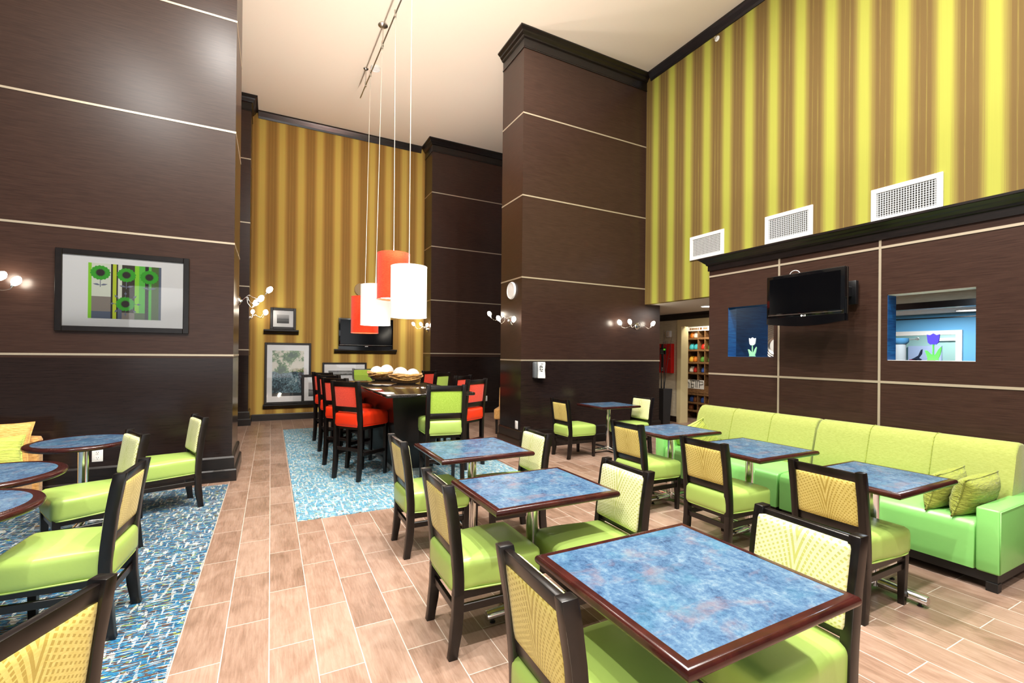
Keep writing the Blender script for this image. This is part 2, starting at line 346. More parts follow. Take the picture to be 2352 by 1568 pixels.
# ------------------------------------------------------------------ mesh helpers
class MB:
    def __init__(s): s.bm = bmesh.new()
    def box(s, x0, x1, y0, y1, z0, z1, bev=0.0, seg=2, mtx=None, mi=0):
        r = bmesh.ops.create_cube(s.bm, size=1.0)
        vs = r['verts']
        for v in vs:
            v.co = Vector(((x0+x1)/2+v.co.x*(x1-x0), (y0+y1)/2+v.co.y*(y1-y0), (z0+z1)/2+v.co.z*(z1-z0)))
        fs = set(f for v in vs for f in v.link_faces)
        for f in fs: f.material_index = mi
        if bev > 0:
            es = list(set(e for v in vs for e in v.link_edges))
            rr = bmesh.ops.bevel(s.bm, geom=es, offset=bev, segments=seg, affect='EDGES', profile=.5, clamp_overlap=True)
            vs = list(set(list(rr['verts']) + [v for v in vs if v.is_valid]))
            for f in set(f for v in vs for f in v.link_faces): f.material_index = mi
        if mtx is not None:
            for v in vs: v.co = mtx @ v.co
        return s
    def hexa(s, bot, top):
        vb = [s.bm.verts.new(p) for p in bot]; vt = [s.bm.verts.new(p) for p in top]; n = len(vb)
        s.bm.faces.new(vb[::-1]); s.bm.faces.new(vt)
        for i in range(n): s.bm.faces.new((vb[i], vb[(i+1) % n], vt[(i+1) % n], vt[i]))
        return s
    def column(s, secs):
        # secs: list of (cx, cy, z, hx, hy): stacked rectangular sections joined into one post
        rings = []
        for cx, cy, z, hx, hy in secs:
            rings.append([s.bm.verts.new((cx+a*hx, cy+b*hy, z)) for a, b in ((-1, -1), (1, -1), (1, 1), (-1, 1))])
        for a, b in zip(rings, rings[1:]):
            for i in range(4): s.bm.faces.new((a[i], a[(i+1) % 4], b[(i+1) % 4], b[i]))
        s.bm.faces.new(rings[0][::-1]); s.bm.faces.new(rings[-1]); return s
    def lathe(s, prof, c=(0, 0, 0), n=24, mtx=None):
        rings = []
        new = []
        for r, z in prof:
            if r < 1e-6: ring = [s.bm.verts.new((c[0], c[1], c[2]+z))]
            else: ring = [s.bm.verts.new((c[0]+r*math.cos(2*PI*i/n), c[1]+r*math.sin(2*PI*i/n), c[2]+z)) for i in range(n)]
            rings.append(ring); new += ring
        for a, b in zip(rings, rings[1:]):
            for i in range(n):
                j = (i+1) % n
                if len(a) == 1 and len(b) == 1: continue
                if len(a) == 1: s.bm.faces.new((a[0], b[j], b[i]))
                elif len(b) == 1: s.bm.faces.new((a[i], a[j], b[0]))
                else: s.bm.faces.new((a[i], a[j], b[j], b[i]))
        if mtx is not None:
            for v in new: v.co = mtx @ v.co
        return s
    def tube(s, pts, r, n=8, closed=False, rs=None):
        pts = [Vector(p) for p in pts]; N = len(pts); rings = []
        prev = None
        for i, p in enumerate(pts):
            if closed: d = pts[(i+1) % N]-pts[i-1]
            else: d = pts[min(i+1, N-1)]-pts[max(i-1, 0)]
            if d.length < 1e-9: d = Vector((0, 0, 1))
            d.normalize()
            if prev is None:
                a = Vector((0, 0, 1)) if abs(d.z) < .9 else Vector((1, 0, 0))
                u = d.cross(a).normalized()
            else:
                u = (prev - d*prev.dot(d)).normalized()
            prev = u; w = d.cross(u); rr = rs[i] if rs else r
            rings.append([s.bm.verts.new(p+u*rr*math.cos(2*PI*k/n)+w*rr*math.sin(2*PI*k/n)) for k in range(n)])
        m = N if closed else N-1
        for i in range(m):
            a, b = rings[i], rings[(i+1) % N]
            for k in range(n): s.bm.faces.new((a[k], a[(k+1) % n], b[(k+1) % n], b[k]))
        if not closed: s.bm.faces.new(rings[0][::-1]); s.bm.faces.new(rings[-1])
        return s
    def prism(s, poly, p0, ux, uz, thick):
        # poly (a, b) in the plane spanned by ux, uz at p0, extruded by the vector thick
        p0, ux, uz, th = Vector(p0), Vector(ux), Vector(uz), Vector(thick)
        a = [s.bm.verts.new(p0+ux*x+uz*y) for x, y in poly]; b = [s.bm.verts.new(p0+ux*x+uz*y+th) for x, y in poly]; n = len(a)
        s.bm.faces.new(a); s.bm.faces.new(b[::-1])
        for i in range(n): s.bm.faces.new((a[i], b[i], b[(i+1) % n], a[(i+1) % n]))
        return s
    def soft(s, hx, hy, hz, r, n=10, crown=(0, 0, 0), mtx=None, c=(0, 0, 0)):
        # rounded, crowned block centred at c
        idx = {}
        rad = min(r, hx, hy, hz)
        def lin(i): return -1+2*i/n
        def g(x, y, z):
            k = (round(x, 5), round(y, 5), round(z, 5))
            if k in idx: return idx[k]
            q = []
            for t_, h in ((x, hx), (y, hy), (z, hz)):
                # finer spacing towards the rims
                q.append(math.copysign(abs(t_)**.75, t_)*h)
            P = Vector(q); I = Vector((max(-hx+rad, min(hx-rad, P.x)), max(-hy+rad, min(hy-rad, P.y)), max(-hz+rad, min(hz-rad, P.z))))
            D = P-I
            if D.length > 1e-9: P = I+D.normalized()*rad
            fx, fy, fz = 1-(P.x/hx)**2, 1-(P.y/hy)**2, 1-(P.z/hz)**2
            if crown[2]: P.z += math.copysign(1, P.z)*crown[2]*max(fx, 0)*max(fy, 0)*(abs(P.z)/hz)
            if crown[1]: P.y += math.copysign(1, P.y)*crown[1]*max(fx, 0)*max(fz, 0)*(abs(P.y)/hy)
            if crown[0]: P.x += math.copysign(1, P.x)*crown[0]*max(fy, 0)*max(fz, 0)*(abs(P.x)/hx)
            P += Vector(c)
            if mtx is not None: P = mtx @ P
            v = s.bm.verts.new(P); idx[k] = v; return v
        for ax in range(3):
            for sg in (-1, 1):
                for i in range(n):
                    for j in range(n):
                        qs = []
                        for di, dj in ((0, 0), (1, 0), (1, 1), (0, 1)):
                            co = [0, 0, 0]; co[ax] = sg; co[(ax+1) % 3] = lin(i+di); co[(ax+2) % 3] = lin(j+dj); qs.append(g(*co))
                        if sg < 0: qs.reverse()
                        try: s.bm.faces.new(qs)
                        except ValueError: pass
        return s
    def sweep(s, prof, path, closed=False, flip=1):
        # prof (d, z): d outwards to the right of the path direction * flip
        P = [Vector((p[0], p[1])) for p in path]; N = len(P); rings = []
        def nrm(a, b):
            d = (b-a).normalized(); return Vector((d.y, -d.x))*flip
        for i in range(N):
            if closed or 0 < i < N-1:
                n1 = nrm(P[i-1], P[i]); n2 = nrm(P[i], P[(i+1) % N]); mv = (n1+n2)/(1+n1.dot(n2))
            elif i == 0: mv = nrm(P[0], P[1])
            else: mv = nrm(P[-2], P[-1])
            rings.append([s.bm.verts.new((P[i].x+mv.x*d, P[i].y+mv.y*d, z)) for d, z in prof])
        K = len(prof)
        for i in range(N if closed else N-1):
            a, b = rings[i], rings[(i+1) % N]
            for k in range(K): s.bm.faces.new((a[k], a[(k+1) % K], b[(k+1) % K], b[k]))
        if not closed: s.bm.faces.new(rings[0][::-1]); s.bm.faces.new(rings[-1])
        return s
    def ball(s, c, rx, ry=None, rz=None, n=16, mtx=None):
        ry = ry or rx; rz = rz or rx
        r = bmesh.ops.create_uvsphere(s.bm, u_segments=n, v_segments=max(6, n//2), radius=1.0)
        for v in r['verts']:
            v.co = Vector((v.co.x*rx, v.co.y*ry, v.co.z*rz))
            if mtx is not None: v.co = mtx @ v.co
            v.co += Vector(c)
        return s
    def make(s, name, m, parent=None, smooth=None, loc=None, kind=None):
        bmesh.ops.recalc_face_normals(s.bm, faces=s.bm.faces)
        me = bpy.data.meshes.new(name); s.bm.to_mesh(me); s.bm.free()
        for mm in (m if isinstance(m, (list, tuple)) else [m]): me.materials.append(MT[mm] if isinstance(mm, str) else mm)
        o = bpy.data.objects.new(name, me); COL.objects.link(o)
        if parent is not None: o.parent = parent
        if loc is not None: o.location = loc
        if kind: o['kind'] = kind
        if smooth is not None:
            for p in me.polygons: p.use_smooth = True
            if smooth < 180:
                me.set_sharp_from_angle(angle=math.radians(smooth))
        return o
def struct(mb, name, m, smooth=None): return mb.make(name, m, None, smooth, None, 'structure')
def tag(o, label, cat, group=None):
    o['label'] = label; o['category'] = cat
    if group: o['group'] = group
    return o
def thing(name, label, cat, loc=(0, 0, 0), rz=0.0, group=None):
    o = bpy.data.objects.new(name, None); COL.objects.link(o); o.location = loc; o.rotation_euler = (0, 0, rz); o.empty_display_size = .1
    return tag(o, label, cat, group)
def dup(src, loc, rz, label, group=None):
    r = src.copy(); COL.objects.link(r); r.location = loc; r.rotation_euler = (0, 0, rz); r['label'] = label
    if group: r['group'] = group
    for ch in list(src.children):
        c = ch.copy(); COL.objects.link(c); c.parent = r
        for g in list(ch.children):
            d = g.copy(); COL.objects.link(d); d.parent = c
    return r

# ------------------------------------------------------------------ setting
YA, XA = 6.274, -.39
YD, XD, XD2, DD = 6.434, 3.526, 6.51, .742
XE = 6.13; YB = 11.364; YC = 10.78; XC = 3.41
XF = 5.037; XW = 8.15
struct(MB().box(-7, 16, -5, 12.2, -.08, 0), 'floor', 'floor')
struct(MB().box(-7, 6.25, -5, 12.2, CEIL, CEIL+.1), 'ceiling', 'ceil')
struct(MB().box(XE+.12, 16, -5, 12.2, 2.45, 2.55), 'ceiling_lobby', 'lobbyceil')
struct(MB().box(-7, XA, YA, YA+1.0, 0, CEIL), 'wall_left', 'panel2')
struct(MB().box(-3, 6.2, YB, YB+.12, 0, CEIL), 'wall_back', 'wp_back')
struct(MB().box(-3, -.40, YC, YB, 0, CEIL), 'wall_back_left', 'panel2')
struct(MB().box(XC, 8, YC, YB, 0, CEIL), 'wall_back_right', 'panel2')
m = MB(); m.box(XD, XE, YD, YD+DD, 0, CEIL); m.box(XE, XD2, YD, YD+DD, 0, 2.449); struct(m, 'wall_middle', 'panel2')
struct(MB().box(XE, XE+.12, -5, YD-.001, 2.445, CEIL), 'wall_right', 'wp_right')
# partition with two openings
W1 = (3.25, 3.84, 1.497, 2.105); W2 = (1.56, 2.165, 1.478, 2.083)
m = MB(); x0, x1 = XF, XF+.15
ys = [-4.5, W2[0], W2[1], W1[0], W1[1], 4.12]
m.box(x0, x1, ys[0], ys[1], 0, 2.62); m.box(x0, x1, ys[2], ys[3], 0, 2.62); m.box(x0, x1, ys[4], ys[5], 0, 2.62)
for w in (W1, W2): m.box(x0, x1, w[0], w[1], 0, w[2]); m.box(x0, x1, w[0], w[1], w[3], 2.62)
struct(m, 'wall_partition', 'panel')
struct(MB().box(XF+.15, 6.10, 4.02, 4.12, 0, 2.45), 'wall_partition_end', 'bluelit')  # dark end panel, its blue stands in for bluish light
# linings of the two openings, bluish light put into the jamb colour
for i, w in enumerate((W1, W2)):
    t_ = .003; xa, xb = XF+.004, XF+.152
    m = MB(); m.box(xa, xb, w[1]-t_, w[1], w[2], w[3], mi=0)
    k = 0 if i == 0 else 1  # second opening: pale lit look of the head put into white
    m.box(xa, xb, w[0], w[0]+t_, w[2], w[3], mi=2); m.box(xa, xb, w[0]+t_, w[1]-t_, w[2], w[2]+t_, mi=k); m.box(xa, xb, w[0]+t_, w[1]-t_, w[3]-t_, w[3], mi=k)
    m.make('window_%d' % (i+1), ['bluelit', 'whitepaint', 'panel'], kind='structure')
# lobby walls
m = MB(); m.box(XW, XW+.12, 7.40, 11, 0, 2.45); m.box(XW, XW+.12, 5.9, 7.40, 2.17, 2.45); m.box(XW, XW+.12, 4.6, 5.9, 0, 2.45)
m.box(XW, XW+.12, -4, 4.6, 2.29, 2.45)
struct(m, 'wall_lobby', 'lobbywall')
struct(MB().box(6.3, XW, 10.2, 10.3, 0, 2.45), 'wall_lobby_far', 'lobbywall')
m = MB(); m.box(XW-.025, XW+.0, 7.39, 7.50, 0, 2.31); m.box(XW-.025, XW+.0, 5.86, 7.39, 2.155, 2.31); m.box(XW-.02, XW+.20, 7.385, 7.41, 0, 2.155)
struct(m, 'door_1', 'cream')
m = MB(); m.sweep([(0, 2.31), (0, 2.45), (.05, 2.45), (.05, 2.42), (.02, 2.38), (.02, 2.31)], [(XW, 10.2), (XW, 4.6)], flip=1); struct(m, 'trim_lobby', 'crown')
m = MB(); m.box(XW-.03, XW+.15, -4, 4.6, 2.20, 2.29); struct(m, 'trim_lobby_header', 'crown')
m = MB(); m.box(XW-.015, XW, 7.5, 10.2, 0, .13); struct(m, 'baseboard_lobby', 'crown')
struct(MB().box(9.5, 9.6, 5.5, 8.6, 0, 2.45), 'wall_shop', 'lobbywall')
# far blue wall with doorway
m = MB(); m.box(12.5, 12.6, -3, 4.14, 0, 2.45); m.box(12.5, 12.6, 5.35, 9, 0, 2.45); m.box(12.5, 12.6, 4.14, 5.35, 2.02, 2.45); struct(m, 'wall_blue', 'bluewall')
m = MB(); m.box(12.46, 12.62, 4.07, 4.17, 0, 2.09); m.box(12.46, 12.62, 5.31, 5.41, 0, 2.09); m.box(12.46, 12.62, 4.17, 5.31, 2.0, 2.09); struct(m, 'door_2', 'whitepaint')
m = MB(); m.box(12.45, 12.5, -3, 9, 2.35, 2.37); struct(m, 'trim_blue_wall', 'crown')
struct(MB().box(14.5, 14.6, 2, 8, 0, 2.45), 'wall_corridor', 'tealwall')
m = MB(); m.box(14.44, 14.5, 4.62, 4.70, 0, 2.0); m.box(14.44, 14.5, 4.70, 5.2, 1.93, 2.0); m.box(14.44, 14.5, 4.42, 4.62, 0, 1.95); struct(m, 'door_3', 'whitepaint')
struct(MB().box(14.47, 14.5, 4.44, 4.60, 0, 1.9), 'door_4', 'dark')

# metal inlay strips
def strip_h(m, pts, z, w=.022, d=.005, flip=1):
    m.sweep([(0, z-w/2), (d, z-w/2), (d, z+w/2), (0, z+w/2)], pts, flip=flip)
PA = [(-7, YA), (XA, YA), (XA, YA+1.0)]
m = MB()
for k in range(4): strip_h(m, PA, [1.453, 2.752, 4.05, 5.345][k])
struct(m, 'trim_1', 'trim')
PD = [(XD, YD+DD), (XD, YD), (XE, YD)]; PDl = [(XD, YD+DD), (XD, YD), (XD2, YD), (XD2, YD+DD)]
m = MB(); strip_h(m, PDl, 1.405)
for z in (2.73, 4.04, 5.355): strip_h(m, PD, z)
struct(m, 'trim_2', 'trim')
PC = [(XC, YB), (XC, YC), (8, YC)]; m = MB()
for z in (1.50, 2.79, 4.09, 5.40): strip_h(m, PC, z)
struct(m, 'trim_3', 'trim')
PBL = [(-3, YC), (-.40, YC), (-.40, YB)]; m = MB()
for z in (1.534, 2.819, 4.112, 5.404): strip_h(m, PBL, z)
struct(m, 'trim_4', 'trim')
PF = [(XF, 4.12), (XF, -4.5)]
m = MB(); strip_h(m, PF, 1.277); strip_h(m, PF, 2.528)
for y in (3.19, 2.225, .95): m.box(XF-.0062, XF, y-.010, y+.010, 0.2, 2.60)
struct(m, 'trim_5', 'trim')
# crowns
def crown_prof(zt, h, p):
    return [(0, zt-h), (.012, zt-h), (.012, zt-h*.94), (.004, zt-h*.90), (.004, zt-h*.45), (p*.25, zt-h*.42), (p*.3, zt-h*.36), (p*.55, zt-h*.25), (p*.62, zt-h*.18), (p*.9, zt-h*.1), (p, zt-h*.07), (p, zt), (0, zt)]
def crown(path, zt, h, p, name, flip=1): struct(MB().sweep(crown_prof(zt, h, p), path, flip=flip), name, 'crown')
crown(PD, CEIL-.001, .29, .11, 'trim_6'); crown(PC, CEIL-.001, .30, .11, 'trim_7'); crown(PBL, CEIL-.001, .30, .11, 'trim_8'); crown(PA, CEIL-.001, .30, .11, 'trim_9')
small = lambda zt: [(0, zt-.15), (.015, zt-.15), (.03, zt-.11), (.06, zt-.06), (.08, zt-.03), (.08, zt), (0, zt)]
struct(MB().sweep(small(CEIL-.001), [(-.29, YB), (XC-.11, YB)]), 'trim_10', 'crown')
struct(MB().sweep(small(CEIL-.001), [(XE, YD-.11), (XE, -5)]), 'trim_11', 'crown')
PFc = [(6.10, 4.12), (XF, 4.12), (XF, -4.5)]
struct(MB().sweep([(0, 2.60), (.016, 2.60), (.016, 2.665), (.03, 2.672), (.035, 2.69), (.06, 2.71), (.068, 2.72), (.095, 2.742), (.105, 2.745), (.105, 2.765), (0, 2.765)], PFc), 'trim_12', 'crown')
struct(MB().box(XF, 6.10, -4.5, 4.12, 2.62, 2.64), 'trim_13', 'crown')
# baseboards
base2 = [(0, 0), (.05, 0), (.05, .125), (.042, .14), (.026, .14), (.026, .265), (.016, .285), (0, .285)]
base1 = [(0, 0), (.02, 0), (.02, .13), (.012, .145), (0, .145)]
struct(MB().sweep(base2, PA), 'baseboard_left', 'crown'); struct(MB().sweep(base2, PDl), 'baseboard_middle', 'crown')
struct(MB().sweep(base2, PC), 'baseboard_back_right', 'crown'); struct(MB().sweep(base2, PBL), 'baseboard_back_left', 'crown')
struct(MB().sweep(base1, [(-.35, YB), (XC-.05, YB)]), 'baseboard_back', 'crown')

# carpets let into the tile floor
o = MB().box(-6.5, -.41, -3, 6.09, 0.0, .004).make('carpet', 'carpet'); tag(o, 'dark blue woven carpet under the round tables beside the tiled aisle', 'carpet')
o = MB().box(.223, 2.84, 4.49, 9.9, 0.0, .004).make('carpet', 'carpet2'); tag(o, 'pale blue woven carpet under the tall bar table', 'carpet')

# ------------------------------------------------------------------ chairs
def yc(z, H):  # rear post centre line: kicked foot, raked top
    k = H/.855
    tab = [(0, -.215), (.16*k, -.192), (.36*k, -.187), (.56*k, -.20), (.72*k, -.222), (H, -.247)]
    for (a, p), (b, q) in zip(tab, tab[1:]):
        if z <= b: return p+(q-p)*(z-a)/(b-a)
    return tab[-1][1]
def make_chair(name, label, cat, group, H, seat, rail, top, pad, seatmat, backmat, stretch, pw=.42):
    """H height, seat (z0, z1), rail (z0, z1), top rail (z0, z1), pad (z0, z1), stretch list of (kind, z)"""
    root = thing(name, label, cat, group=group)
    hx = pw/2-.02
    for sx in (-1, 1):
        m = MB(); zs = [0, .05, .12, .2, .3, seat[0], (seat[0]+seat[1])/2, rail[0], (rail[0]+top[1])/2, top[0], H]
        zs = sorted(set(zs))
        m.column([(sx*hx, yc(z, H), z, .0205, .027 if z > .1 else .023) for z in zs])
        bmesh.ops.bevel(m.bm, geom=[e for e in m.bm.edges if abs((e.verts[0].co-e.verts[1].co).z) > .03 or (e.verts[0].co.z > H-.001 and e.verts[1].co.z > H-.001)], offset=.004, segments=2, affect='EDGES', profile=.5, clamp_overlap=True)
        m.make('leg', 'frame', root, 40)
    for sx in (-1, 1):
        m = MB(); m.column([(sx*.185, .245, 0, .017, .017), (sx*.19, .245, seat[0]-.03, .022, .022), (sx*.19, .245, seat[0]+.02, .022, .022)])
        bmesh.ops.bevel(m.bm, geom=[e for e in m.bm.edges if abs((e.verts[0].co-e.verts[1].co).z) > .03], offset=.003, segments=1, affect='EDGES', profile=.5)
        m.make('leg', 'frame', root, 40)
    zf = seat[0]
    m = MB(); m.box(-.19, .19, .232, .256, zf-.045, zf+.01); m.box(-.19, .19, -.19, -.17, zf-.03, zf+.01)
    for sx in (-1, 1): m.box(sx*.19-.011, sx*.19+.011, -.18, .24, zf-.03, zf+.01)
    m.make('seat_frame', 'frame', root)
    for kind, z in stretch:
        m = MB()
        if kind == 's':
            for sx in (-1, 1):
                m = MB(); m.box(sx*.188-.010, sx*.188+.010, -.185, .24, z-.02, z+.02, .003, 1); m.make('stretcher', 'frame', root)
            continue
        y = .245 if kind == 'f' else (yc(z, H) if kind == 'b' else .02)
        m.box(-.185, .185, y-.010, y+.010, z-.02, z+.02, .003, 1); m.make('stretcher', 'frame', root)
    # seat: thick crowned box cushion that swallows the post feet of the back
    m = MB(); hz = (seat[1]-seat[0])/2
    m.soft(.226, .247, hz, .035, 12, (.006, .010, .016), c=(0, .025, (seat[0]+seat[1])/2))
    for v in m.bm.verts: v.co.x *= 1-.12*max(0, min(1, (.12-v.co.y)/.20))
    so = m.make('seat', seatmat, root, 60)
    m = MB(); zz = seat[0]+.010; pts = []
    for k in range(48):
        a = 2*PI*k/48; e = .22
        cx = math.copysign(abs(math.cos(a))**e, math.cos(a))*.224; cy = math.copysign(abs(math.sin(a))**e, math.sin(a))*.242+.025
        cx *= 1-.12*max(0, min(1, (.12-cy)/.20))
        pts.append((cx, cy, zz))
    m.tube(pts, .005, 6, True); m.make('piping', seatmat, so, 180)
    for nme, (za, zb) in (('bottom_rail', rail), ('top_rail', top)):
        m = MB(); zc = (za+zb)/2
        m.hexa([(-hx+.015, yc(za, H)-.014, za), (hx-.015, yc(za, H)-.014, za), (hx-.015, yc(za, H)+.014, za), (-hx+.015, yc(za, H)+.014, za)],
               [(-hx+.015, yc(zb, H)-.014, zb), (hx-.015, yc(zb, H)-.014, zb), (hx-.015, yc(zb, H)+.014, zb), (-hx+.015, yc(zb, H)+.014, zb)])
        bmesh.ops.bevel(m.bm, geom=list(m.bm.edges), offset=.004, segments=2, affect='EDGES', profile=.5)
        m.make(nme, 'frame', root, 40)
    z0, z1 = pad; L = z1-z0
    ang = math.atan2(yc(z1, H)-yc(z0, H), L)
    mx = Matrix.Translation((0, (yc(z0, H)+yc(z1, H))/2+.016, (z0+z1)/2)) @ Matrix.Rotation(ang*-1, 4, 'X').inverted() if False else Matrix.Translation((0, (yc(z0, H)+yc(z1, H))/2+.018, (z0+z1)/2)) @ Matrix.Rotation(-ang, 4, 'X')
    m = MB(); m.soft(hx-.006, .024, L/2, .016, 12, (0, .006, 0), mtx=mx); bo = m.make('backrest', backmat, root, 60)
    if backmat == 'lattice':
        m = MB(); m.soft(hx-.012, .010, (top[0]-rail[1])/2+.012, .008, 8, (0, .004, 0), mtx=Matrix.Translation((0, (yc(z0, H)+yc(z1, H))/2-.006, (top[0]+rail[1])/2)) @ Matrix.Rotation(-ang, 4, 'X')); p_ = m.make('back_panel', 'lattice_gold', root, 60); p_['label'] = 'gold patterned rear panel'
    return root
CH = dict(H=.855, seat=(.315, .475), rail=(.485, .545), top=(.785, .845), pad=(.515, .825))
GD = 'lime dining chairs around the small tables'
f2 = lambda d: math.radians(d)
proto = make_chair('dining_chair', 'lime dining chair with back to the aisle, at the nearest square table', 'chair', GD, seatmat='lime', backmat='lattice', stretch=[('s', .235), ('b', .225)], **CH)
proto.location = (.955, 1.208, 0); proto.rotation_euler = (0, 0, f2(-91))
chairs = [
 ((1.665, 1.10), 88, 'lime dining chair facing the aisle across the nearest square table'),
 ((1.024, 2.33), -91, 'lime dining chair with back to the aisle, at the second square table'),
 ((1.635, 2.12), 88, 'lime dining chair facing the aisle across the second square table'),
 ((1.108, 3.53), -90, 'lime dining chair with back to the aisle, at the third square table'),
 ((1.775, 3.39), 88, 'lime dining chair facing the aisle across the third square table'),
 ((3.19, 1.575), -90, 'lime dining chair facing the banquette at the table with two green pillows'),
 ((3.22, 2.48), -90, 'lime dining chair facing the banquette at the middle table of its row'),
 ((3.30, 3.44), -89, 'lime dining chair facing the banquette at the table nearest the dark pillar'),
 ((4.00, 5.67), -88, 'lime dining chair left of the lone table by the dark pillar wall'),
 ((4.93, 5.44), 91, 'lime dining chair behind the lone table, in front of the wall with the lit sconce'),
 ((-.72, 1.63), 64.5, 'lime dining chair seen from behind in the bottom left corner'),
 ((-.92, 3.285), 86, 'lime dining chair seen side-on, pulled up to the nearest round table'),
 ((-1.15, 4.50), 116, 'lime dining chair turned at an angle to the middle round table'),
 ((-.85, 5.43), 109.6, 'lime dining chair beside the dark column base, at the farthest round table'),
]
for (x, y), a, lab in chairs: dup(proto, (x, y, 0 if x > -.4 else .004), f2(a), lab, GD)

BH = dict(H=1.165, seat=(.62, .785), rail=(.80, .86), top=(1.095, 1.155), pad=(.825, 1.135))
GB = 'tall bar stools around the granite table'
def stool(nm_, lab, sm, bmt): return make_chair(nm_, lab, 'bar stool', GB, seatmat=sm, backmat=bmt, stretch=[('s', .30), ('f', .24), ('b', .355)], **BH)
red = stool('bar_stool', 'orange-red bar stool with its back to the aisle, nearest of its row of four', 'orange', 'orangefabric')
red.location = (.968, 5.83, .004); red.rotation_euler = (0, 0, f2(-52.8))
for (x, y), a, lab in [
 ((.932, 6.58), -50, 'orange-red bar stool second from the near end of the aisle row'),
 ((.95, 7.50), -50, 'orange-red bar stool third from the near end of the aisle row'),
 ((.95, 8.45), -50, 'orange-red bar stool at the far end of the aisle row, nearest the framed pictures'),
 ((2.29, 5.82), 30, 'orange-red bar stool at the near right corner of the granite table'),
 ((2.50, 6.85), 33, 'orange-red bar stool second along the right side of the granite table'),
 ((2.61, 8.90), 33, 'orange-red bar stool farthest along the right side of the granite table')]:
    dup(red, (x, y, .004), f2(a), lab, GB)
grn = stool('bar_stool', 'lime green bar stool at the near end of the granite table', 'lime', 'limefabric')
grn.location = (1.69, 4.90, .004); grn.rotation_euler = (0, 0, f2(-8))
dup(grn, (2.54, 7.93, .004), f2(33), 'lime green bar stool third along the right side, between two orange-red ones', GB)
dup(grn, (1.72, 9.83, .004), f2(180), 'lime green bar stool at the far end, facing the camera behind the baskets', GB)

# ------------------------------------------------------------------ tables
TZ = .735
def pedestal(root, zt, polr=.036, arm=.29):
    m = MB(); m.lathe([(polr, .06), (polr, zt-.045)], n=28); m.lathe([(polr+.012, .03), (polr+.012, .085), (polr, .09)], n=28); m.make('pole', 'chrome', root, 40)
    m = MB(); m.box(-.16, .16, -.02, .02, zt-.05, zt-.035); m.box(-.02, .02, -.16, .16, zt-.05, zt-.035); m.make('top_bracket', 'black', root)
    for k in range(4):
        a = k*PI/2; d = Vector((math.cos(a), math.sin(a), 0))
        m = MB(); m.tube([d*.02+Vector((0, 0, .052)), d*(arm-.004)+Vector((0, 0, .044)), d*arm+Vector((0, 0, .044))], .028, 16, rs=[.03, .027, .024])
        leg = m.make('base_leg', 'chrome', root, 40)
        m = MB(); m.lathe([(0, 0), (.016, 0), (.016, .006), (.008, .008), (.008, .022), (0, .022)], c=(d.x*(arm-.04), d.y*(arm-.04), 0), n=12); m.make('foot', 'black', leg, 40)
def bullnose(w, h):  # closed section (d, z) for the edge band, outer half round
    return [(-w, h)] + [(-.015+.015*math.sin(a), h/2+(h/2)*math.cos(a)) for a in [PI*k/10 for k in range(0, 11)]] + [(-w, 0)]
def square_table(label, cx, cy, sx, sy, group):
    root = thing('dining_table', label, 'table', (cx, cy, 0), 0, group)
    hx, hy = sx/2, sy/2; h = .036; prof = [(d, z+TZ-h) for d, z in bullnose(.034, h)]
    m = MB(); m.sweep(prof, [(-hx, -hy), (hx, -hy), (hx, hy), (-hx, hy)], closed=True, flip=1); m.make('edge_band', 'mahog', root, 35)
    m = MB(); m.box(-hx+.033, hx-.033, -hy+.033, hy-.033, TZ-h, TZ-.0005); m.make('tabletop', 'laminate', root)
    pedestal(root, TZ); return root
GT = 'square blue tables on chrome pedestals'
square_table('square blue table nearest the camera with a mahogany rim', 1.295, 1.155, .785, .735, GT)
square_table('second square blue table from the front in the middle row', 1.365, 2.335, .775, .635, GT)
square_table('third square blue table in the middle row, beside the pale carpet', 1.47, 3.50, .77, .72, GT)
square_table('square blue table before the banquette end with two pillows', 3.50, 1.575, .73, .60, GT)
square_table('square blue table before the middle of the banquette', 3.60, 2.52, .76, .70, GT)
square_table('square blue table before the far end of the banquette', 3.70, 3.48, .745, .63, GT)
square_table('square blue table against the dark wall below the sconce', 4.66, 5.66, .74, .64, GT)
def round_table(label, cx, cy, R):
    root = thing('round_table', label, 'table', (cx, cy, .004), 0, 'round blue cafe tables on the carpet')
    h = .036; n = 56
    prof = bullnose(.05, h); m = MB()
    m.sweep([(d, z+TZ-h) for d, z in prof], [(R*math.cos(2*PI*k/n), R*math.sin(2*PI*k/n)) for k in range(n)], closed=True, flip=1); m.make('edge_band', 'mahog', root, 35)
    m = MB(); m.lathe([(0, TZ-h), (R-.049, TZ-h), (R-.049, TZ-.0005), (0, TZ-.0005)], n=n); m.make('tabletop', 'laminate', root, 30)
    pedestal(root, TZ)
round_table('round blue table farthest back, by the dark panelled wall', -1.38, 5.08, .365)
round_table('round blue table between the other two, half out of frame', -1.54, 3.95, .38)
round_table('round blue table nearest the camera on the dark blue carpet', -1.40, 3.17, .38)

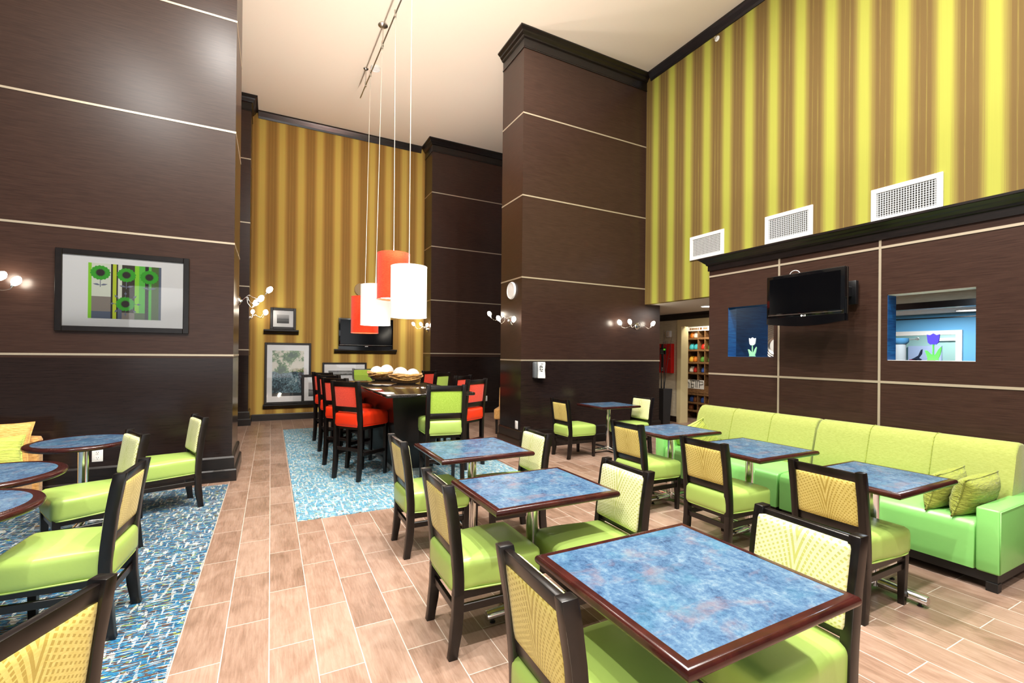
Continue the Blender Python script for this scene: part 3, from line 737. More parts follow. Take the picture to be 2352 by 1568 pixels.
# ------------------------------------------------------------------ granite bar table and baskets
bt = thing('bar_table', 'long tall bar table with a black granite top on the pale carpet', 'table', (1.575, 7.15, .004))
m = MB(); m.box(-.51, .51, -2.27, 2.27, 1.02, 1.056, .015, 3); m.make('granite_top', 'granite', bt, 40)
m = MB(); m.hexa([(-.23, -1.60, .09), (.23, -1.60, .09), (.23, 1.6, .09), (-.23, 1.6, .09)], [(-.30, -1.68, 1.02), (.30, -1.68, 1.02), (.30, 1.68, 1.02), (-.30, 1.68, 1.02)]); m.make('base', 'frame', bt)
m = MB(); m.box(-.21, .21, -1.57, 1.57, 0, .09); m.make('plinth', 'grey', bt)
TT = 1.06
def basket(label, cx, cy, r, balls, seed):
    rnd = random.Random(seed)
    root = thing('basket', label, 'basket', (cx, cy, TT), 0, 'woven baskets on the granite table')
    m = MB(); m.lathe([(0, .003), (r*.55, .0), (r*.8, .02), (r*.94, .05), (r*.89, .048), (r*.75, .027), (r*.5, .012), (0, .012)], n=36); m.make('bowl', 'wicker', root, 60)
    m = MB()
    for k in range(26):  # loose twisted canes around the bowl
        rr = r*(.62+.42*rnd.random()); z = .025+.08*(rr/r)**2+.02*rnd.random(); a0 = rnd.random()*2*PI; ph = rnd.random()*6
        pts = [((rr+.018*math.sin(3*a+ph))*math.cos(a0+a), (rr+.018*math.sin(3*a+ph))*math.sin(a0+a), z+.018*math.sin(2*a+ph)) for a in [2*PI*j/28*.8 for j in range(29)]]
        m.tube(pts, .006+.004*rnd.random(), 6)
    pts = [(r*1.0*math.cos(a), r*1.0*math.sin(a), .082+.022*math.sin(2*a+seed)) for a in [2*PI*j/40 for j in range(40)]]
    m.tube(pts, .010, 8, True)
    m.make('cane_rim', 'wicker', root, 180)
    for i, (bx, by, bz, br, lab) in enumerate(balls):
        m = MB(); m.ball((0, 0, 0), br, n=32)
        for v in m.bm.verts:
            v.co *= 1+.02*math.sin(40*v.co.z/br*.5+6*math.atan2(v.co.y, v.co.x))
        o = m.make('rope_ball', 'rope', None, 180, (cx+bx, cy+by, TT+bz)); tag(o, lab, 'decorative ball', 'white balls in the baskets')
basket('woven basket nearer the camera on the granite table', 1.74, 6.62, .225,
       [(-.085, .0, .125, .112, 'large white rope ball in the nearer basket, left'), (.10, .02, .115, .098, 'white rope ball in the nearer basket, right'), (.02, -.10, .085, .066, 'speckled white ball at the front of the nearer basket')], 2)
basket('woven basket behind the nearer one on the granite table', 1.62, 7.62, .225,
       [(-.10, .0, .12, .104, 'spiky white rope ball in the far basket, left'), (.07, .05, .135, .112, 'large white rope ball in the far basket, right'), (.03, -.10, .085, .066, 'speckled white ball at the front of the far basket')], 5)

# ------------------------------------------------------------------ banquette sofas and pillows
def sofa(label, y0, y1, arm_at):
    L = y1-y0; root = thing('banquette', label, 'sofa', (4.116, y0, 0), 0, 'green banquette sofas along the partition')
    a0 = .12 if arm_at == 'near' else 0.0; a1 = L-(.12 if arm_at == 'far' else 0.0)
    # seat profile swept along y
    prof = [(0.0, .12), (0.0, .36), (.008, .40), (.03, .428), (.07, .437), (.35, .445), (.60, .44), (.60, .12)]
    m = MB(); m.prism([(x, z) for x, z in prof], (0, a0+.003, 0), (1, 0, 0), (0, 0, 1), (0, a1-a0-.006, 0))
    bmesh.ops.bevel(m.bm, geom=[e for e in m.bm.edges if abs((e.verts[0].co-e.verts[1].co).y) < 1e-4 and e.verts[0].co.x < .61], offset=.010, segments=2, affect='EDGES', profile=.5)
    st = m.make('seat', 'sofagreen', root, 50)
    ym = (a0+a1)/2
    m = MB()
    for ys_ in ([ym] if True else []):
        m.tube([(-.001, ys_, .13), (-.001, ys_, .36), (.010, ys_, .405), (.03, ys_, .43), (.07, ys_, .439), (.35, ys_, .447), (.52, ys_, .445)], .004, 6)
    m.make('seam', 'sofagreen', st, 180)
    bp = [(.50, .43), (.55, .62), (.60, .80), (.625, .86), (.66, .888), (.71, .895), (.76, .885), (.80, .86), (.82, .80), (.82, .12), (.60, .12)]
    m = MB(); m.prism(bp, (0, a0*.75+.004, 0), (1, 0, 0), (0, 0, 1), (0, a1-a0*.75+((L-a1)*.25)-.008, 0))
    bmesh.ops.bevel(m.bm, geom=[e for e in m.bm.edges if abs((e.verts[0].co-e.verts[1].co).y) < 1e-4], offset=.018, segments=3, affect='EDGES', profile=.5, clamp_overlap=True)
    bk = m.make('backrest', 'sofafabric', root, 50)
    for k in (1, 2):
        y = a0+(a1-a0)*k/3
        MB().tube([(x-.0015, y, z+.0012) for x, z in bp[:8]], .0035, 6).make('seam', 'crinkle', bk, 180)
    if arm_at in ('near', 'far'):
        ya, yb = (0, .118) if arm_at == 'near' else (L-.118, L)
        m = MB(); m.box(-.012, .86, ya, yb, .12, .535, .014, 3); ar = m.make('arm', 'sofagreen', root, 50)
        m = MB()
        yo = ya if arm_at == 'near' else yb
        m.tube([(-.008, yo, .13), (-.008, yo, .525), (.84, yo, .528)], .003, 6); m.make('piping', 'sofagreen', ar, 180)
    m = MB(); m.box(.02, .80, .02, L-.02, .055, .12); m.make('plinth', 'dark', root)
    for x in (.04, .74):
        for y in (.045, L-.045):
            m = MB(); m.box(x-.03, x+.03, y-.03, y+.03, 0, .06, .003, 1); m.make('leg', 'dark', root)
sofa('green banquette sofa near the camera, with two pillows by its arm', 1.150, 2.600, 'near')
sofa('green banquette sofa beyond the near one, ending by the dark pillar', 2.612, 4.10, 'far')

def pillow(label, m_, loc, rot, w=.42, h=.40, t_=.13, cat='pillow', group=None, nme='throw_pillow'):
    m = MB(); n = 18; V = {}
    for sd in (-1, 1):
        for i in range(n+1):
            for j in range(n+1):
                a, b = -1+2*i/n, -1+2*j/n
                e = max(0, (1-abs(a)**2.6))**.5*max(0, (1-abs(b)**2.6))**.5
                k = (i, j, sd if e > 0 else 0)
                if k in V: continue
                px = a*w/2*(1-.10*(1-abs(a))*0-.09*(1-b*b)*(abs(a)**6)); pz = b*h/2*(1-.09*(1-a*a)*(abs(b)**6))
                wr = .006*math.sin(31*a+9*b)*math.sin(23*b-4*a)*e
                V[k] = m.bm.verts.new((px, sd*(t_/2)*e+wr, pz))
        for i in range(n):
            for j in range(n):
                q = []
                for di, dj in ((0, 0), (1, 0), (1, 1), (0, 1)):
                    ii, jj = i+di, j+dj; q.append(V.get((ii, jj, sd)) or V.get((ii, jj, 0)))
                try: m.bm.faces.new(q)
                except ValueError: pass
    o = m.make(nme, m_, None, 180); o.location = loc; o.rotation_euler = rot; tag(o, label, cat, group)
    pts = []
    for k in range(64):
        s = k/16.0; e = int(s); f = s-e
        a, b = [(-1+2*f, -1), (1, -1+2*f), (1-2*f, 1), (-1, 1-2*f)][e % 4]
        px = a*w/2*(1-.09*(1-b*b)*(abs(a)**6)); pz = b*h/2*(1-.09*(1-a*a)*(abs(b)**6)); pts.append((px, 0, pz))
    MB().tube(pts, .006, 6, True).make('piping', m_, o, 180)
    return o
GP = 'green pillows on the banquette'
pillow('crinkled olive-lime pillow leaning on the near sofa arm', 'crinkle', (4.345, 1.345, .568), (f2(15), f2(-2), f2(-3)), .47, .27, .165, group=GP)
pillow('crinkled olive-lime pillow behind the one at the sofa arm', 'crinkle', (4.345, 1.505, .566), (f2(13), f2(-2), f2(0)), .45, .27, .155, group=GP)
pillow('pale lime pillow flat in the far corner of the banquette', 'limepillow', (4.42, 3.86, .56), (f2(-38), f2(30), f2(150)), .40, .36, .12, group=GP)
pillow('olive-lime pillow behind the table pole at the banquette far end', 'crinkle', (4.33, 3.62, .56), (f2(24), f2(38), f2(170)), .34, .30, .12, group=GP)

# settee on the left with cushions
root = thing('settee', 'tan woven settee against the dark panelled wall behind the round tables', 'sofa', (-3.0, 5.85, .004))
m = MB(); m.soft(.98, .36, .16, .04, 10, (0, 0, .01), c=(-.0, -.04, .27)); m.make('seat', 'tan', root, 60)
m = MB(); m.soft(1.02, .08, .30, .05, 10, (0, .01, .0), c=(0, .28, .36)); m.make('backrest', 'tan', root, 60)
for sx in (-1, 1):
    m = MB(); m.box(sx*.92-.03, sx*.92+.03, -.33, -.27, 0, .12); m.make('leg', 'frame', root)
    m = MB(); m.box(sx*.92-.03, sx*.92+.03, .22, .28, 0, .12); m.make('leg', 'frame', root)
pillow('orange-tan striped cushion leaning on the settee back', 'tanpillow', (-2.24, 5.96, .60), (f2(-16), f2(2), f2(6)), .48, .44, .13, nme='cushion', cat='cushion')
pillow('lime crinkled pillow in front of the orange-tan cushion on the settee', 'limepillow', (-2.18, 5.74, .575), (f2(-18), f2(-2), f2(4)), .42, .28, .13)

# tan lounge chair behind the middle pillar
root = thing('lounge_chair', 'tan upholstered chair half hidden behind the dark pillar', 'chair', (4.10, 7.89, 0), f2(144))
m = MB(); m.soft(.27, .27, .10, .03, 10, (0, 0, .012), c=(0, .03, .37)); m.make('seat', 'tan', root, 60)
m = MB(); m.soft(.26, .05, .26, .04, 10, (0, .008, 0), mtx=Matrix.Translation((0, -.24, .60)) @ Matrix.Rotation(f2(8), 4, 'X')); m.make('backrest', 'tan', root, 60)
for sx in (-1, 1):
    m = MB(); m.column([(sx*.22, .25, 0, .016, .016), (sx*.22, .25, .28, .022, .022)]); m.make('leg', 'frame', root)
    m = MB(); m.column([(sx*.22, -.25, 0, .016, .016), (sx*.22, -.22, .28, .022, .022)]); m.make('leg', 'frame', root)

# ------------------------------------------------------------------ pendants and rail
PZ = 6.38
rail = thing('light_rail', 'long slim bronze monorail hung below the ceiling', 'light rail', (1.47, 9.1, PZ))
def rx(y): return 1.47+(y-9.17)*(1.548-1.471)/(6.403-9.217)
m = MB(); m.tube([(rx(9.19)-1.47, .09, 0), (rx(2.0)-1.47, -7.1, 0)], .011, 8); m.make('rail', 'steel', rail, 60)
for y, r_ in ((8.70, .045), (7.42, .075), (5.6, .045)):
    m = MB(); m.lathe([(0, CEIL-PZ), (r_, CEIL-PZ), (r_, CEIL-PZ-.012), (r_*.5, CEIL-PZ-.03), (.012, CEIL-PZ-.035)], c=(rx(y)-1.47, y-9.1, 0), n=20)
    m.lathe([(.007, CEIL-PZ-.03), (.007, -.02)], c=(rx(y)-1.47, y-9.1, 0), n=8); m.lathe([(0, .05), (.018, .05), (.018, -.03), (0, -.03)], c=(rx(y)-1.47, y-9.1, 0), n=10)
    m.make('standoff', 'steel', rail, 50)
GPn = 'drum pendants over the granite table'
for lab, x, y, z0, z1, mt in [
  ('white drum pendant lamp nearest the camera over the granite table', 1.563, 5.87, 1.955, 2.61, 'shadewhite'),
  ('red drum pendant lamp high behind the nearest white one', 1.552, 6.67, 2.268, 2.925, 'shadered'),
  ('white drum pendant lamp third along, overlapping the low red one', 1.458, 7.45, 1.935, 2.565, 'shadewhite'),
  ('red drum pendant lamp lowest and farthest, before the far television', 1.442, 8.30, 1.84, 2.467, 'shadered')]:
    root = thing('pendant_lamp', lab, 'pendant lamp', (x, y, z0), 0, GPn); H_ = z1-z0; R_ = .228
    m = MB(); m.lathe([(R_, 0), (R_, H_), (R_-.004, H_), (R_-.004, 0), (R_, 0)], n=48); sh = m.make('shade', mt, root, 40)
    m = MB(); m.lathe([(R_+.002, 0), (R_+.002, .012), (R_-.006, .012), (R_-.006, 0), (R_+.002, 0)], n=48); m.lathe([(R_+.002, H_-.012), (R_+.002, H_), (R_-.006, H_), (R_-.006, H_-.012), (R_+.002, H_-.012)], n=48)
    m.make('rim', mt, sh, 40)
    m = MB(); m.lathe([(0, .03), (R_-.006, .03), (R_-.006, .036), (0, .036)], n=48); m.make('diffuser', 'litdiff', root, 40)
    lamp('pendant_glow', (x, y, z0+H_*.72), 185, .08, (1, .96, .90), 'POINT')
    m = MB(); m.tube([(0, 0, H_*.5), (0, 0, H_+.2), (rx(y)-x, 0, PZ-z0)], .0045, 6); m.make('cord', 'cord', root, 180)
    m = MB()
    for k in range(3):
        a = k*2*PI/3; m.tube([(0, 0, H_-.02), (R_*math.cos(a), R_*math.sin(a), H_-.006)], .003, 5)
    m.make('spider', 'steel', root)
    m = MB(); m.lathe([(0, PZ-z0+.05), (.016, PZ-z0+.05), (.016, PZ-z0-.05), (0, PZ-z0-.05)], c=(rx(y)-x, 0, 0), n=10); m.make('rail_clip', 'steel', root, 40)

# ------------------------------------------------------------------ wall sconces
def sconce(label, base, n, bulbs, group='three-bulb wall sconces'):
    base = Vector(base); n = Vector(n).normalized(); t_ = Vector((0, 0, 1)).cross(n)
    root = thing('wall_sconce', label, 'wall lamp', base, 0, group)
    mtx = Matrix((( t_.x, 0, n.x, 0), (t_.y, 0, n.y, 0), (0, 1, n.z, 0), (0, 0, 0, 1)))
    m = MB(); m.lathe([(0, 0), (.058, 0), (.058, .012), (.045, .026), (.016, .034), (.012, .05), (0, .05)], n=24, mtx=mtx); m.make('wall_plate', 'chrome', root, 40)
    for i, b in enumerate(bulbs):
        e = Vector(b)-base; s0 = n*.04
        d = (e-s0); side = Vector((d.x, d.y, 0)); side = side.normalized() if side.length > 1e-6 else t_
        axis = (side*.55+Vector((0, 0, .75 if i != 1 else .9))).normalized()
        foot = e-axis*.055
        p = [s0, s0+n*.03+Vector((0, 0, .055))+d*.15, s0+d*.4+Vector((0, 0, -.01)), s0+d*.68+Vector((0, 0, -.07)), foot-axis*.03, foot]
        # smooth the arm
        q = []
        for k in range(len(p)-1):
            p0, p1, p2, p3 = p[max(k-1, 0)], p[k], p[k+1], p[min(k+2, len(p)-1)]
            for u in [j/6 for j in range(6)]:
                q.append(.5*((2*p1)+(-p0+p2)*u+(2*p0-5*p1+4*p2-p3)*u*u+(-p0+3*p1-3*p2+p3)*u**3))
        q.append(p[-1])
        m = MB(); m.tube(q, .0035, 6); arm = m.make('arm', 'chrome', root, 180)
        rot = Vector((0, 0, 1)).rotation_difference(axis).to_matrix().to_4x4()
        if i == 1: lamp('sconce_glow', e+n*.06+Vector((0, 0, .02)), 9, .05, (1, .84, .62), 'POINT')
        m = MB(); m.lathe([(.012, -.005), (.014, .012), (.010, .02)], n=12, mtx=Matrix.Translation(foot) @ rot); m.make('socket', 'chrome', arm, 50)
        m = MB(); m.lathe([(.008, .012), (.024, .028), (.034, .055), (.034, .075), (.024, .10), (.010, .112), (0, .114)], n=18, mtx=Matrix.Translation(foot) @ rot); m.make('bulb', 'bulb', root, 180)
sconce('wall sconce cut by the left edge, beside the green flower print', (-2.55, YA, 2.10), (0, -1, 0), [(-2.29, 6.16, 2.19), (-2.19, 6.17, 2.15), (-2.85, 6.15, 2.17)])
sconce('wall sconce on the narrow side of the big left column', (XA, 7.08, 2.17), (1, 0, 0), [(-.03, 7.10, 2.335), (-.13, 7.02, 2.20), (-.19, 7.2, 2.16)])
sconce('wall sconce in the corner beside the small framed photograph', (-.40, 10.95, 2.19), (1, 0, 0), [(-.34, 10.86, 2.31), (-.10, 10.9, 2.30), (-.12, 11.05, 2.34)])
sconce('wall sconce at the right end of the far striped wall', (XC, 11.0, 2.08), (-1, 0, 0), [(3.055, 11.0, 2.20), (3.235, 10.98, 2.20), (3.36, 10.9, 2.18)])
sconce('wall sconce on the narrow side of the middle pillar under the round speaker', (XD, 6.80, 2.05), (-1, 0, 0), [(3.40, 6.46, 2.045), (3.40, 7.00, 2.095), (3.40, 7.37, 2.20)])
sconce('wall sconce on the broad front of the middle pillar above the lone table', (5.94, YD, 2.03), (0, -1, 0), [(5.43, 6.31, 2.07), (5.655, 6.30, 2.09), (6.20, 6.30, 2.08)])

# ------------------------------------------------------------------ framed pictures
def picture(name, label, x0, x1, z0, z1, yf, fr, mats, print_rect, printmat, tilt=0.0, depth=.03, group=None):
    """picture facing -y, its back at yf, leaning back by tilt about its lower edge"""
    root = thing(name, label, 'picture', ((x0+x1)/2, yf, z0), 0, group); root.rotation_euler = (tilt, 0, 0)
    hx, H_ = (x1-x0)/2, z1-z0
    m = MB(); m.box(-hx, -hx+fr, -depth, 0, 0, H_, .004, 1); m.box(hx-fr, hx, -depth, 0, 0, H_, .004, 1); m.box(-hx+fr, hx-fr, -depth, 0, 0, fr, .004, 1); m.box(-hx+fr, hx-fr, -depth, 0, H_-fr, H_, .004, 1)
    m.make('frame', 'frame', root)
    m = MB(); m.box(-hx+fr, hx-fr, -.012, -.002, fr, H_-fr); m.make('mat_board', 'mat', root)
    px0, px1, pz0, pz1 = print_rect
    m = MB(); m.box(px0, px1, -.0135, -.012, pz0, pz1); pr = m.make('print', printmat, root)
    m = MB(); m.box(-hx+fr, hx-fr, -.017, -.016, fr, H_-fr); m.make('glazing', 'glass', root)
    return root, pr
# flower print on the left wall: coloured bands with four round green flowers
root, pr = picture('framed_print', 'framed print of four round green flowers on coloured bands', -1.936, -.818, 1.69, 2.53, YA, .055, None, (-.305, .305, .14, .715), 'mat')
FC = {}
for k_, c_ in dict(lime=(150, 232, 40), cream=(238, 244, 226), blk=(34, 26, 22), yel=(206, 226, 40), brn=(58, 50, 34), mid=(92, 206, 66), oliv=(82, 112, 48), slate=(92, 104, 126), taupe=(150, 140, 130), flo=(56, 178, 30), sil=(120, 128, 150), dk=(40, 26, 18)).items():
    FC[k_] = mat('print_'+k_, srgb(*c_), .7)
bands = [('lime', 0, .045), ('cream', .045, .30), ('blk', .30, .325), ('yel', .325, .375), ('blk', .375, .395), ('cream', .395, .45), ('brn', .45, .625), ('lime', .625, .685), ('mid', .685, .77), ('blk', .77, .82), ('mid', .82, .86), ('oliv', .86, .965), ('slate', .965, 1.0)]
PW, P0, PH = .61, -.305, .575
def patch(nm_, m_, a0, a1, b0, b1, lay):
    mb = MB(); mb.box(P0+a0*PW, P0+a1*PW, -.0135-lay*.0004, -.0131, .14+b0*PH, .14+b1*PH); mb.make(nm_, FC[m_], pr)
for c_, a0, a1 in bands: patch('colour_band', c_, a0, a1, 0, 1, 1)
for c_, a0, a1, b0, b1 in [('taupe', .045, .30, .13, .40), ('slate', .045, .30, 0, .13), ('taupe', .45, .625, .0, .12), ('oliv', .625, .77, 0, .12), ('slate', .395, .45, 0, .25)]: patch('colour_block', c_, a0, a1, b0, b1, 2)
def flower(cx, cz, r, stem):
    cxx, czz = P0+cx*PW, .14+cz*PH; mb = MB()
    pts = []
    for k in range(80):
        a = 2*PI*k/80; rr = r*(1+.05*math.sin(16*a)); pts.append((rr*1.08*math.cos(a), rr*math.sin(a)))
    mb.prism(pts, (cxx, -.0150, czz), (1, 0, 0), (0, 0, 1), (0, .0008, 0)); f = mb.make('flower', FC['flo'], pr)
    mb = MB(); pts = [((.42 if k % 2 else .60)*r*math.cos(2*PI*k/36), (.42 if k % 2 else .60)*r*math.sin(2*PI*k/36)) for k in range(36)]
    mb.prism(pts, (cxx, -.0154, czz), (1, 0, 0), (0, 0, 1), (0, .0006, 0)); mb.make('flower', FC['dk'], pr)
    mb = MB()
    if stem:
        mb.box(cxx-.003, cxx+.003, -.0149, -.0141, czz-r-.075, czz-r+.005)
        for sg in (-1, 1): mb.prism([(0, 0), (.025, .016), (.06, .012), (.04, .0), (.02, -.004)], (cxx, -.0149, czz-r-.055), (sg, 0, 0), (0, 0, 1), (0, .0008, 0))
    else:
        for k in range(8):
            a = k*PI/4; d = Vector((math.cos(a), 0, math.sin(a))); p = Vector((cxx, -.0145, czz))
            mb.tube([p+d*r*.9, p+d*r*1.8], .0022, 4)
            mb.prism([(.011*math.cos(q), .011*math.sin(q)) for q in [2*PI*j/8 for j in range(8)]], p+d*r*1.5, (1, 0, 0), (0, 0, 1), (0, .0008, 0))
    mb.make('stem', FC['sil'], pr)
flower(.16, .83, .074, True); flower(.51, .815, .072, True); flower(.83, .80, .072, True); flower(.50, .28, .073, False)

BW = [(.0, G(40)), (.25, G(95)), (.45, G(120)), (.5, G(70)), (.55, G(150)), (1.0, G(205))]
picture('framed_photograph', 'small framed photograph of a shore on the short upper wall shelf', -.02, .487, 1.990, 2.462, YB-.05, .055, None, (-.125, .115, .135, .325), photo_bw('shore_photograph', (.135, .325), BW), f2(-2))
shelfp = [(0, .0), (.03, 0), (.05, .03), (.085, .055), (.10, .07), (.10, .10), (0, .10)]
def shelf(label, x0, x1, z0):
    m = MB(); pth = [(x0+.0, YB), (x0+.0, YB-.0001)]
    m.prism([(d, z) for d, z in shelfp], (x0, YB, z0), (0, -1, 0), (0, 0, 1), (x1-x0, 0, 0)); o = m.make('picture_ledge', 'frame'); tag(o, label, 'shelf', 'dark ledges on the far striped wall')
shelf('short dark ledge holding the small framed photograph', -.145, .545, 1.885)
shelf('long low dark ledge holding the leaning framed pictures', -.14, 2.25, .255)
shelf('dark ledge under the far television', 1.29, 2.725, 1.478)
picture('framed_photograph', 'tall framed photograph of trees and garden chairs on the low ledge', -.118, .806, .357, 1.70, YB-.035, .045, None, (-.315, .315, .17, 1.17), photo_trees.__call__() if False else 'ph_trees', f2(-1.2))
picture('framed_photograph', 'small framed photograph leaning in front of the tall garden one', .612, 1.16, .357, .995, YB-.075, .055, None, (-.13, .13, .15, .46), photo_bw('arch_photograph', (.15, .46), [(.0, G(60)), (.35, G(140)), (.48, G(60)), (.5, G(200)), (1, G(205))]), f2(-1.5))
picture('framed_photograph', 'wide framed photograph leaning behind the bar stools', 1.045, 2.02, .357, 1.265, YB-.035, .04, None, (-.36, .36, .12, .72), photo_bw('pier_photograph', (.12, .72), [(.0, G(60)), (.5, G(120)), (.85, G(60)), (.9, G(190)), (1, G(90))]), f2(-1.2))

# ------------------------------------------------------------------ televisions
def tv(label, loc, rz, w, h, brand):
    root = thing('television', label, 'television', loc, rz)
    # front faces local -y
    m = MB(); m.box(-w/2, w/2, -.04, .03, .06, h, .008, 2)
    m.make('casing', 'blackgloss', root, 40)
    m = MB(); pts = [(-w/2, .062)] + [(-w/2+w*k/16, -.034*math.sin(PI*k/16)+.0) for k in range(17)] + [(w/2, .062)]
    m.prism(pts, (0, -.038, 0), (1, 0, 0), (0, 0, 1), (0, .06, 0)); m.make('speaker_bar', 'blackgloss', root, 30)
    m = MB(); m.box(-w/2+.035, w/2-.035, -.0415, -.0395, .105, h-.035); m.make('screen', 'screen', root)
    m = MB(); m.box(-w/2+.02, w/2-.02, -.0425, -.0400, .088, .092); m.make('bezel_line', 'steel', root)
    if brand:
        m = MB(); q = .0026
        m.box(.006, .006+q, -.041, -.0398, .062, .078); m.box(.006, .015, -.041, -.0398, .062, .062+q)
        m.box(.019, .019+q, -.041, -.0398, .062, .078); m.box(.019, .031, -.041, -.0398, .062, .062+q); m.box(.019, .031, -.041, -.0398, .078-q, .078)
        m.box(.031-q, .031, -.041, -.0398, .062, .071); m.box(.025, .031, -.041, -.0398, .071-q, .071); m.make('logo', 'white', root)
        m = MB(); m.lathe([(0, 0), (.010, 0), (.010, .001), (0, .001)], n=16, mtx=Matrix.Translation((-.010, -.0400, .070)) @ Matrix.Rotation(PI/2, 4, 'X')); m.make('emblem', 'white', root)
    else:
        m = MB(); m.box(-.035, .035, -.0405, -.0385, .055, .066); m.make('logo', 'white', root)
    return root
t1 = tv('black wall-mounted television tilted over the banquette', (4.74, 2.735, 1.845), f2(-90), .775, .505, True)
t1.rotation_euler = (0, f2(0), f2(-92))
m = MB(); m.box(.22, .335, .24, .29, .17, .40, .008, 2); m.box(.255, .30, .10, .25, .24, .34, .006, 1); m.box(-.15, .15, .03, .07, .15, .42, .005, 1); m.box(-.12, .30, .07, .12, .26, .32, .005, 1); m.make('wall_bracket', 'black', t1, 40)
m = MB(); m.tube([(-.14+.055*math.cos(a), .05, .50+.05*math.sin(a)) for a in [PI*k/14 for k in range(15)]], .004, 6); m.make('cable', 'white', t1, 180)
t2 = tv('black flat television on the ledge of the far striped wall', (2.0, YB-.07, 1.585), 0, 1.245, .715, False)
m = MB(); m.box(-.2, .2, -.02, .03, -.007, .01); m.make('stand', 'blackgloss', t2)

# ------------------------------------------------------------------ vents, speakers, detectors, outlets
def vent(label, yc_, zc_, w=.645, h=.385):
    root = thing('air_vent', label, 'vent', (XE, yc_, zc_), 0, 'white air vents in the striped wall')
    a, b = w/2, h/2; f = .055
    m = MB(); m.box(-.022, 0, -a, -a+f, -b, b, .004, 1); m.box(-.022, 0, a-f, a, -b, b, .004, 1); m.box(-.022, 0, -a+f, a-f, -b, -b+f, .004, 1); m.box(-.022, 0, -a+f, a-f, b-f, b, .004, 1); m.make('frame', 'white', root)
    m = MB(); m.box(-.004, -.001, -a+f, a-f, -b+f, b-f); m.make('backing', 'dark', root)
    m = MB(); n = 22
    for k in range(n):
        y = -a+f+(2*a-2*f)*(k+.5)/n; m.box(-.013, -.007, y-.003, y+.003, -b+f, b-f)
    for k in range(11):
        z = -b+f+(2*b-2*f)*(k+.5)/11; m.box(-.012, -.007, -a+f, a-f, z-.002, z+.002)
    m.make('grille', 'white', root)
vent('white air vent farthest left on the green striped wall', 5.07, 3.26); vent('white air vent in the middle above the television partition', 3.765, 3.26); vent('white air vent nearest the camera on the green striped wall', 2.475, 3.235)
def disc(label, base, n, r, name='wall_speaker', m_='white', cat='speaker', group=None, t=.03):
    n = Vector(n); rot = Vector((0, 0, 1)).rotation_difference(n).to_matrix().to_4x4(); root = thing(name, label, cat, base, 0, group)
    m = MB(); m.lathe([(0, 0), (r, 0), (r, t*.5), (r*.93, t), (r*.88, t), (r*.86, t*.8)], n=36, mtx=rot); m.make('rim', m_, root, 40)
    m = MB(); m.lathe([(0, 0), (r*.87, 0), (r*.87, t*.82), (0, t*.95)], n=36, mtx=rot); m.make('grille', m_, root, 40)
MT['beige'] = mat('beige_speaker', srgb(176, 150, 110), .7)
disc('white round speaker high on the side of the middle pillar', (XD, 6.77, 2.55), (-1, 0, 0), .142)
disc('beige round speaker on the far striped wall behind the pendants', (1.88, YB, 2.99), (0, -1, 0), .155, m_='beige')
disc('white smoke detector on the ceiling beside the light rail', (1.63, 8.58, CEIL), (0, 0, -1), .085, 'smoke_detector', 'white', 'smoke detector', t=.045)
def sprinkler(label, base, n):
    n = Vector(n); rot = Vector((0, 0, 1)).rotation_difference(n).to_matrix().to_4x4(); root = thing('sprinkler_head', label, 'sprinkler', base)
    m = MB(); m.lathe([(0, 0), (.042, 0), (.040, .008), (.018, .012), (.014, .05), (0, .05)], n=20, mtx=rot); m.make('escutcheon', 'white', root, 40)
    m = MB(); m.lathe([(0, .055), (.020, .055), (.020, .058), (0, .058)], n=12, mtx=rot); m.make('deflector', 'steel', root, 40)
sprinkler('white sprinkler head high on the green striped wall', (XE, 4.91, 6.46), (-1, 0, 0))
def outlet(label, base, n):
    base = Vector(base); n = Vector(n); t_ = Vector((0, 0, 1)).cross(n); root = thing('wall_outlet', label, 'outlet', base, math.atan2(n.y, n.x), 'white wall outlets')
    m = MB(); m.box(0, .006, -.045, .045, -.066, .066, .003, 2); m.make('cover_plate', 'white', root, 40)
    for s in (-1, 1):
        m = MB(); m.lathe([(0, 0), (.019, 0), (.019, .002), (0, .002)], n=18, mtx=Matrix.Translation((.006, 0, s*.028)) @ Matrix.Rotation(PI/2, 4, 'Y')); rc = m.make('receptacle', 'white', root, 40)
        m = MB(); m.box(.0078, .0088, -.009, -.006, s*.028+.000, s*.028+.011); m.box(.0078, .0088, .006, .009, s*.028, s*.028+.011); m.box(.0078, .0088, -.003, .003, s*.028-.012, s*.028-.006); m.make('slot', 'black', rc)
outlet('white outlet low on the left wall between table and lime chair', (-1.593, YA, .40), (0, -1, 0))
outlet('white outlet low on the side of the middle pillar', (XD, 6.56, .36), (-1, 0, 0))
outlet('white outlet on the far dark wall beyond the bar stools', (4.888, YC, .36), (0, -1, 0))
# hand sanitiser
root = thing('soap_dispenser', 'white and grey hand sanitiser dispenser on the middle pillar', 'dispenser', (3.83, YD, 1.118))
m = MB(); m.box(-.10, .095, -.09, 0, .0, .262, .022, 3); m.make('housing', mat('grey_plastic', srgb(96, 100, 104), .4), root, 50)
m = MB(); m.prism([(-.045, .005), (.085, .0), (.088, .03), (.078, .13), (.088, .24), (.08, .262), (-.05, .262), (-.04, .13)], (0, -.088, 0), (1, 0, 0), (0, 0, 1), (0, -.018, 0)); m.make('front_cover', 'white', root)
m = MB()
for dx, dz, w, h in [(-.02, .19, .05, .012), (-.02, .165, .018, .02), (.012, .165, .02, .02), (-.02, .135, .02, .022), (.01, .135, .03, .012), (-.02, .115, .05, .008), (.012, .105, .02, .008), (.0, .225, .045, .007)]: m.box(dx, dx+w, -.1075, -.1058, dz, dz+h)
m.make('printed_panel', 'black', root)

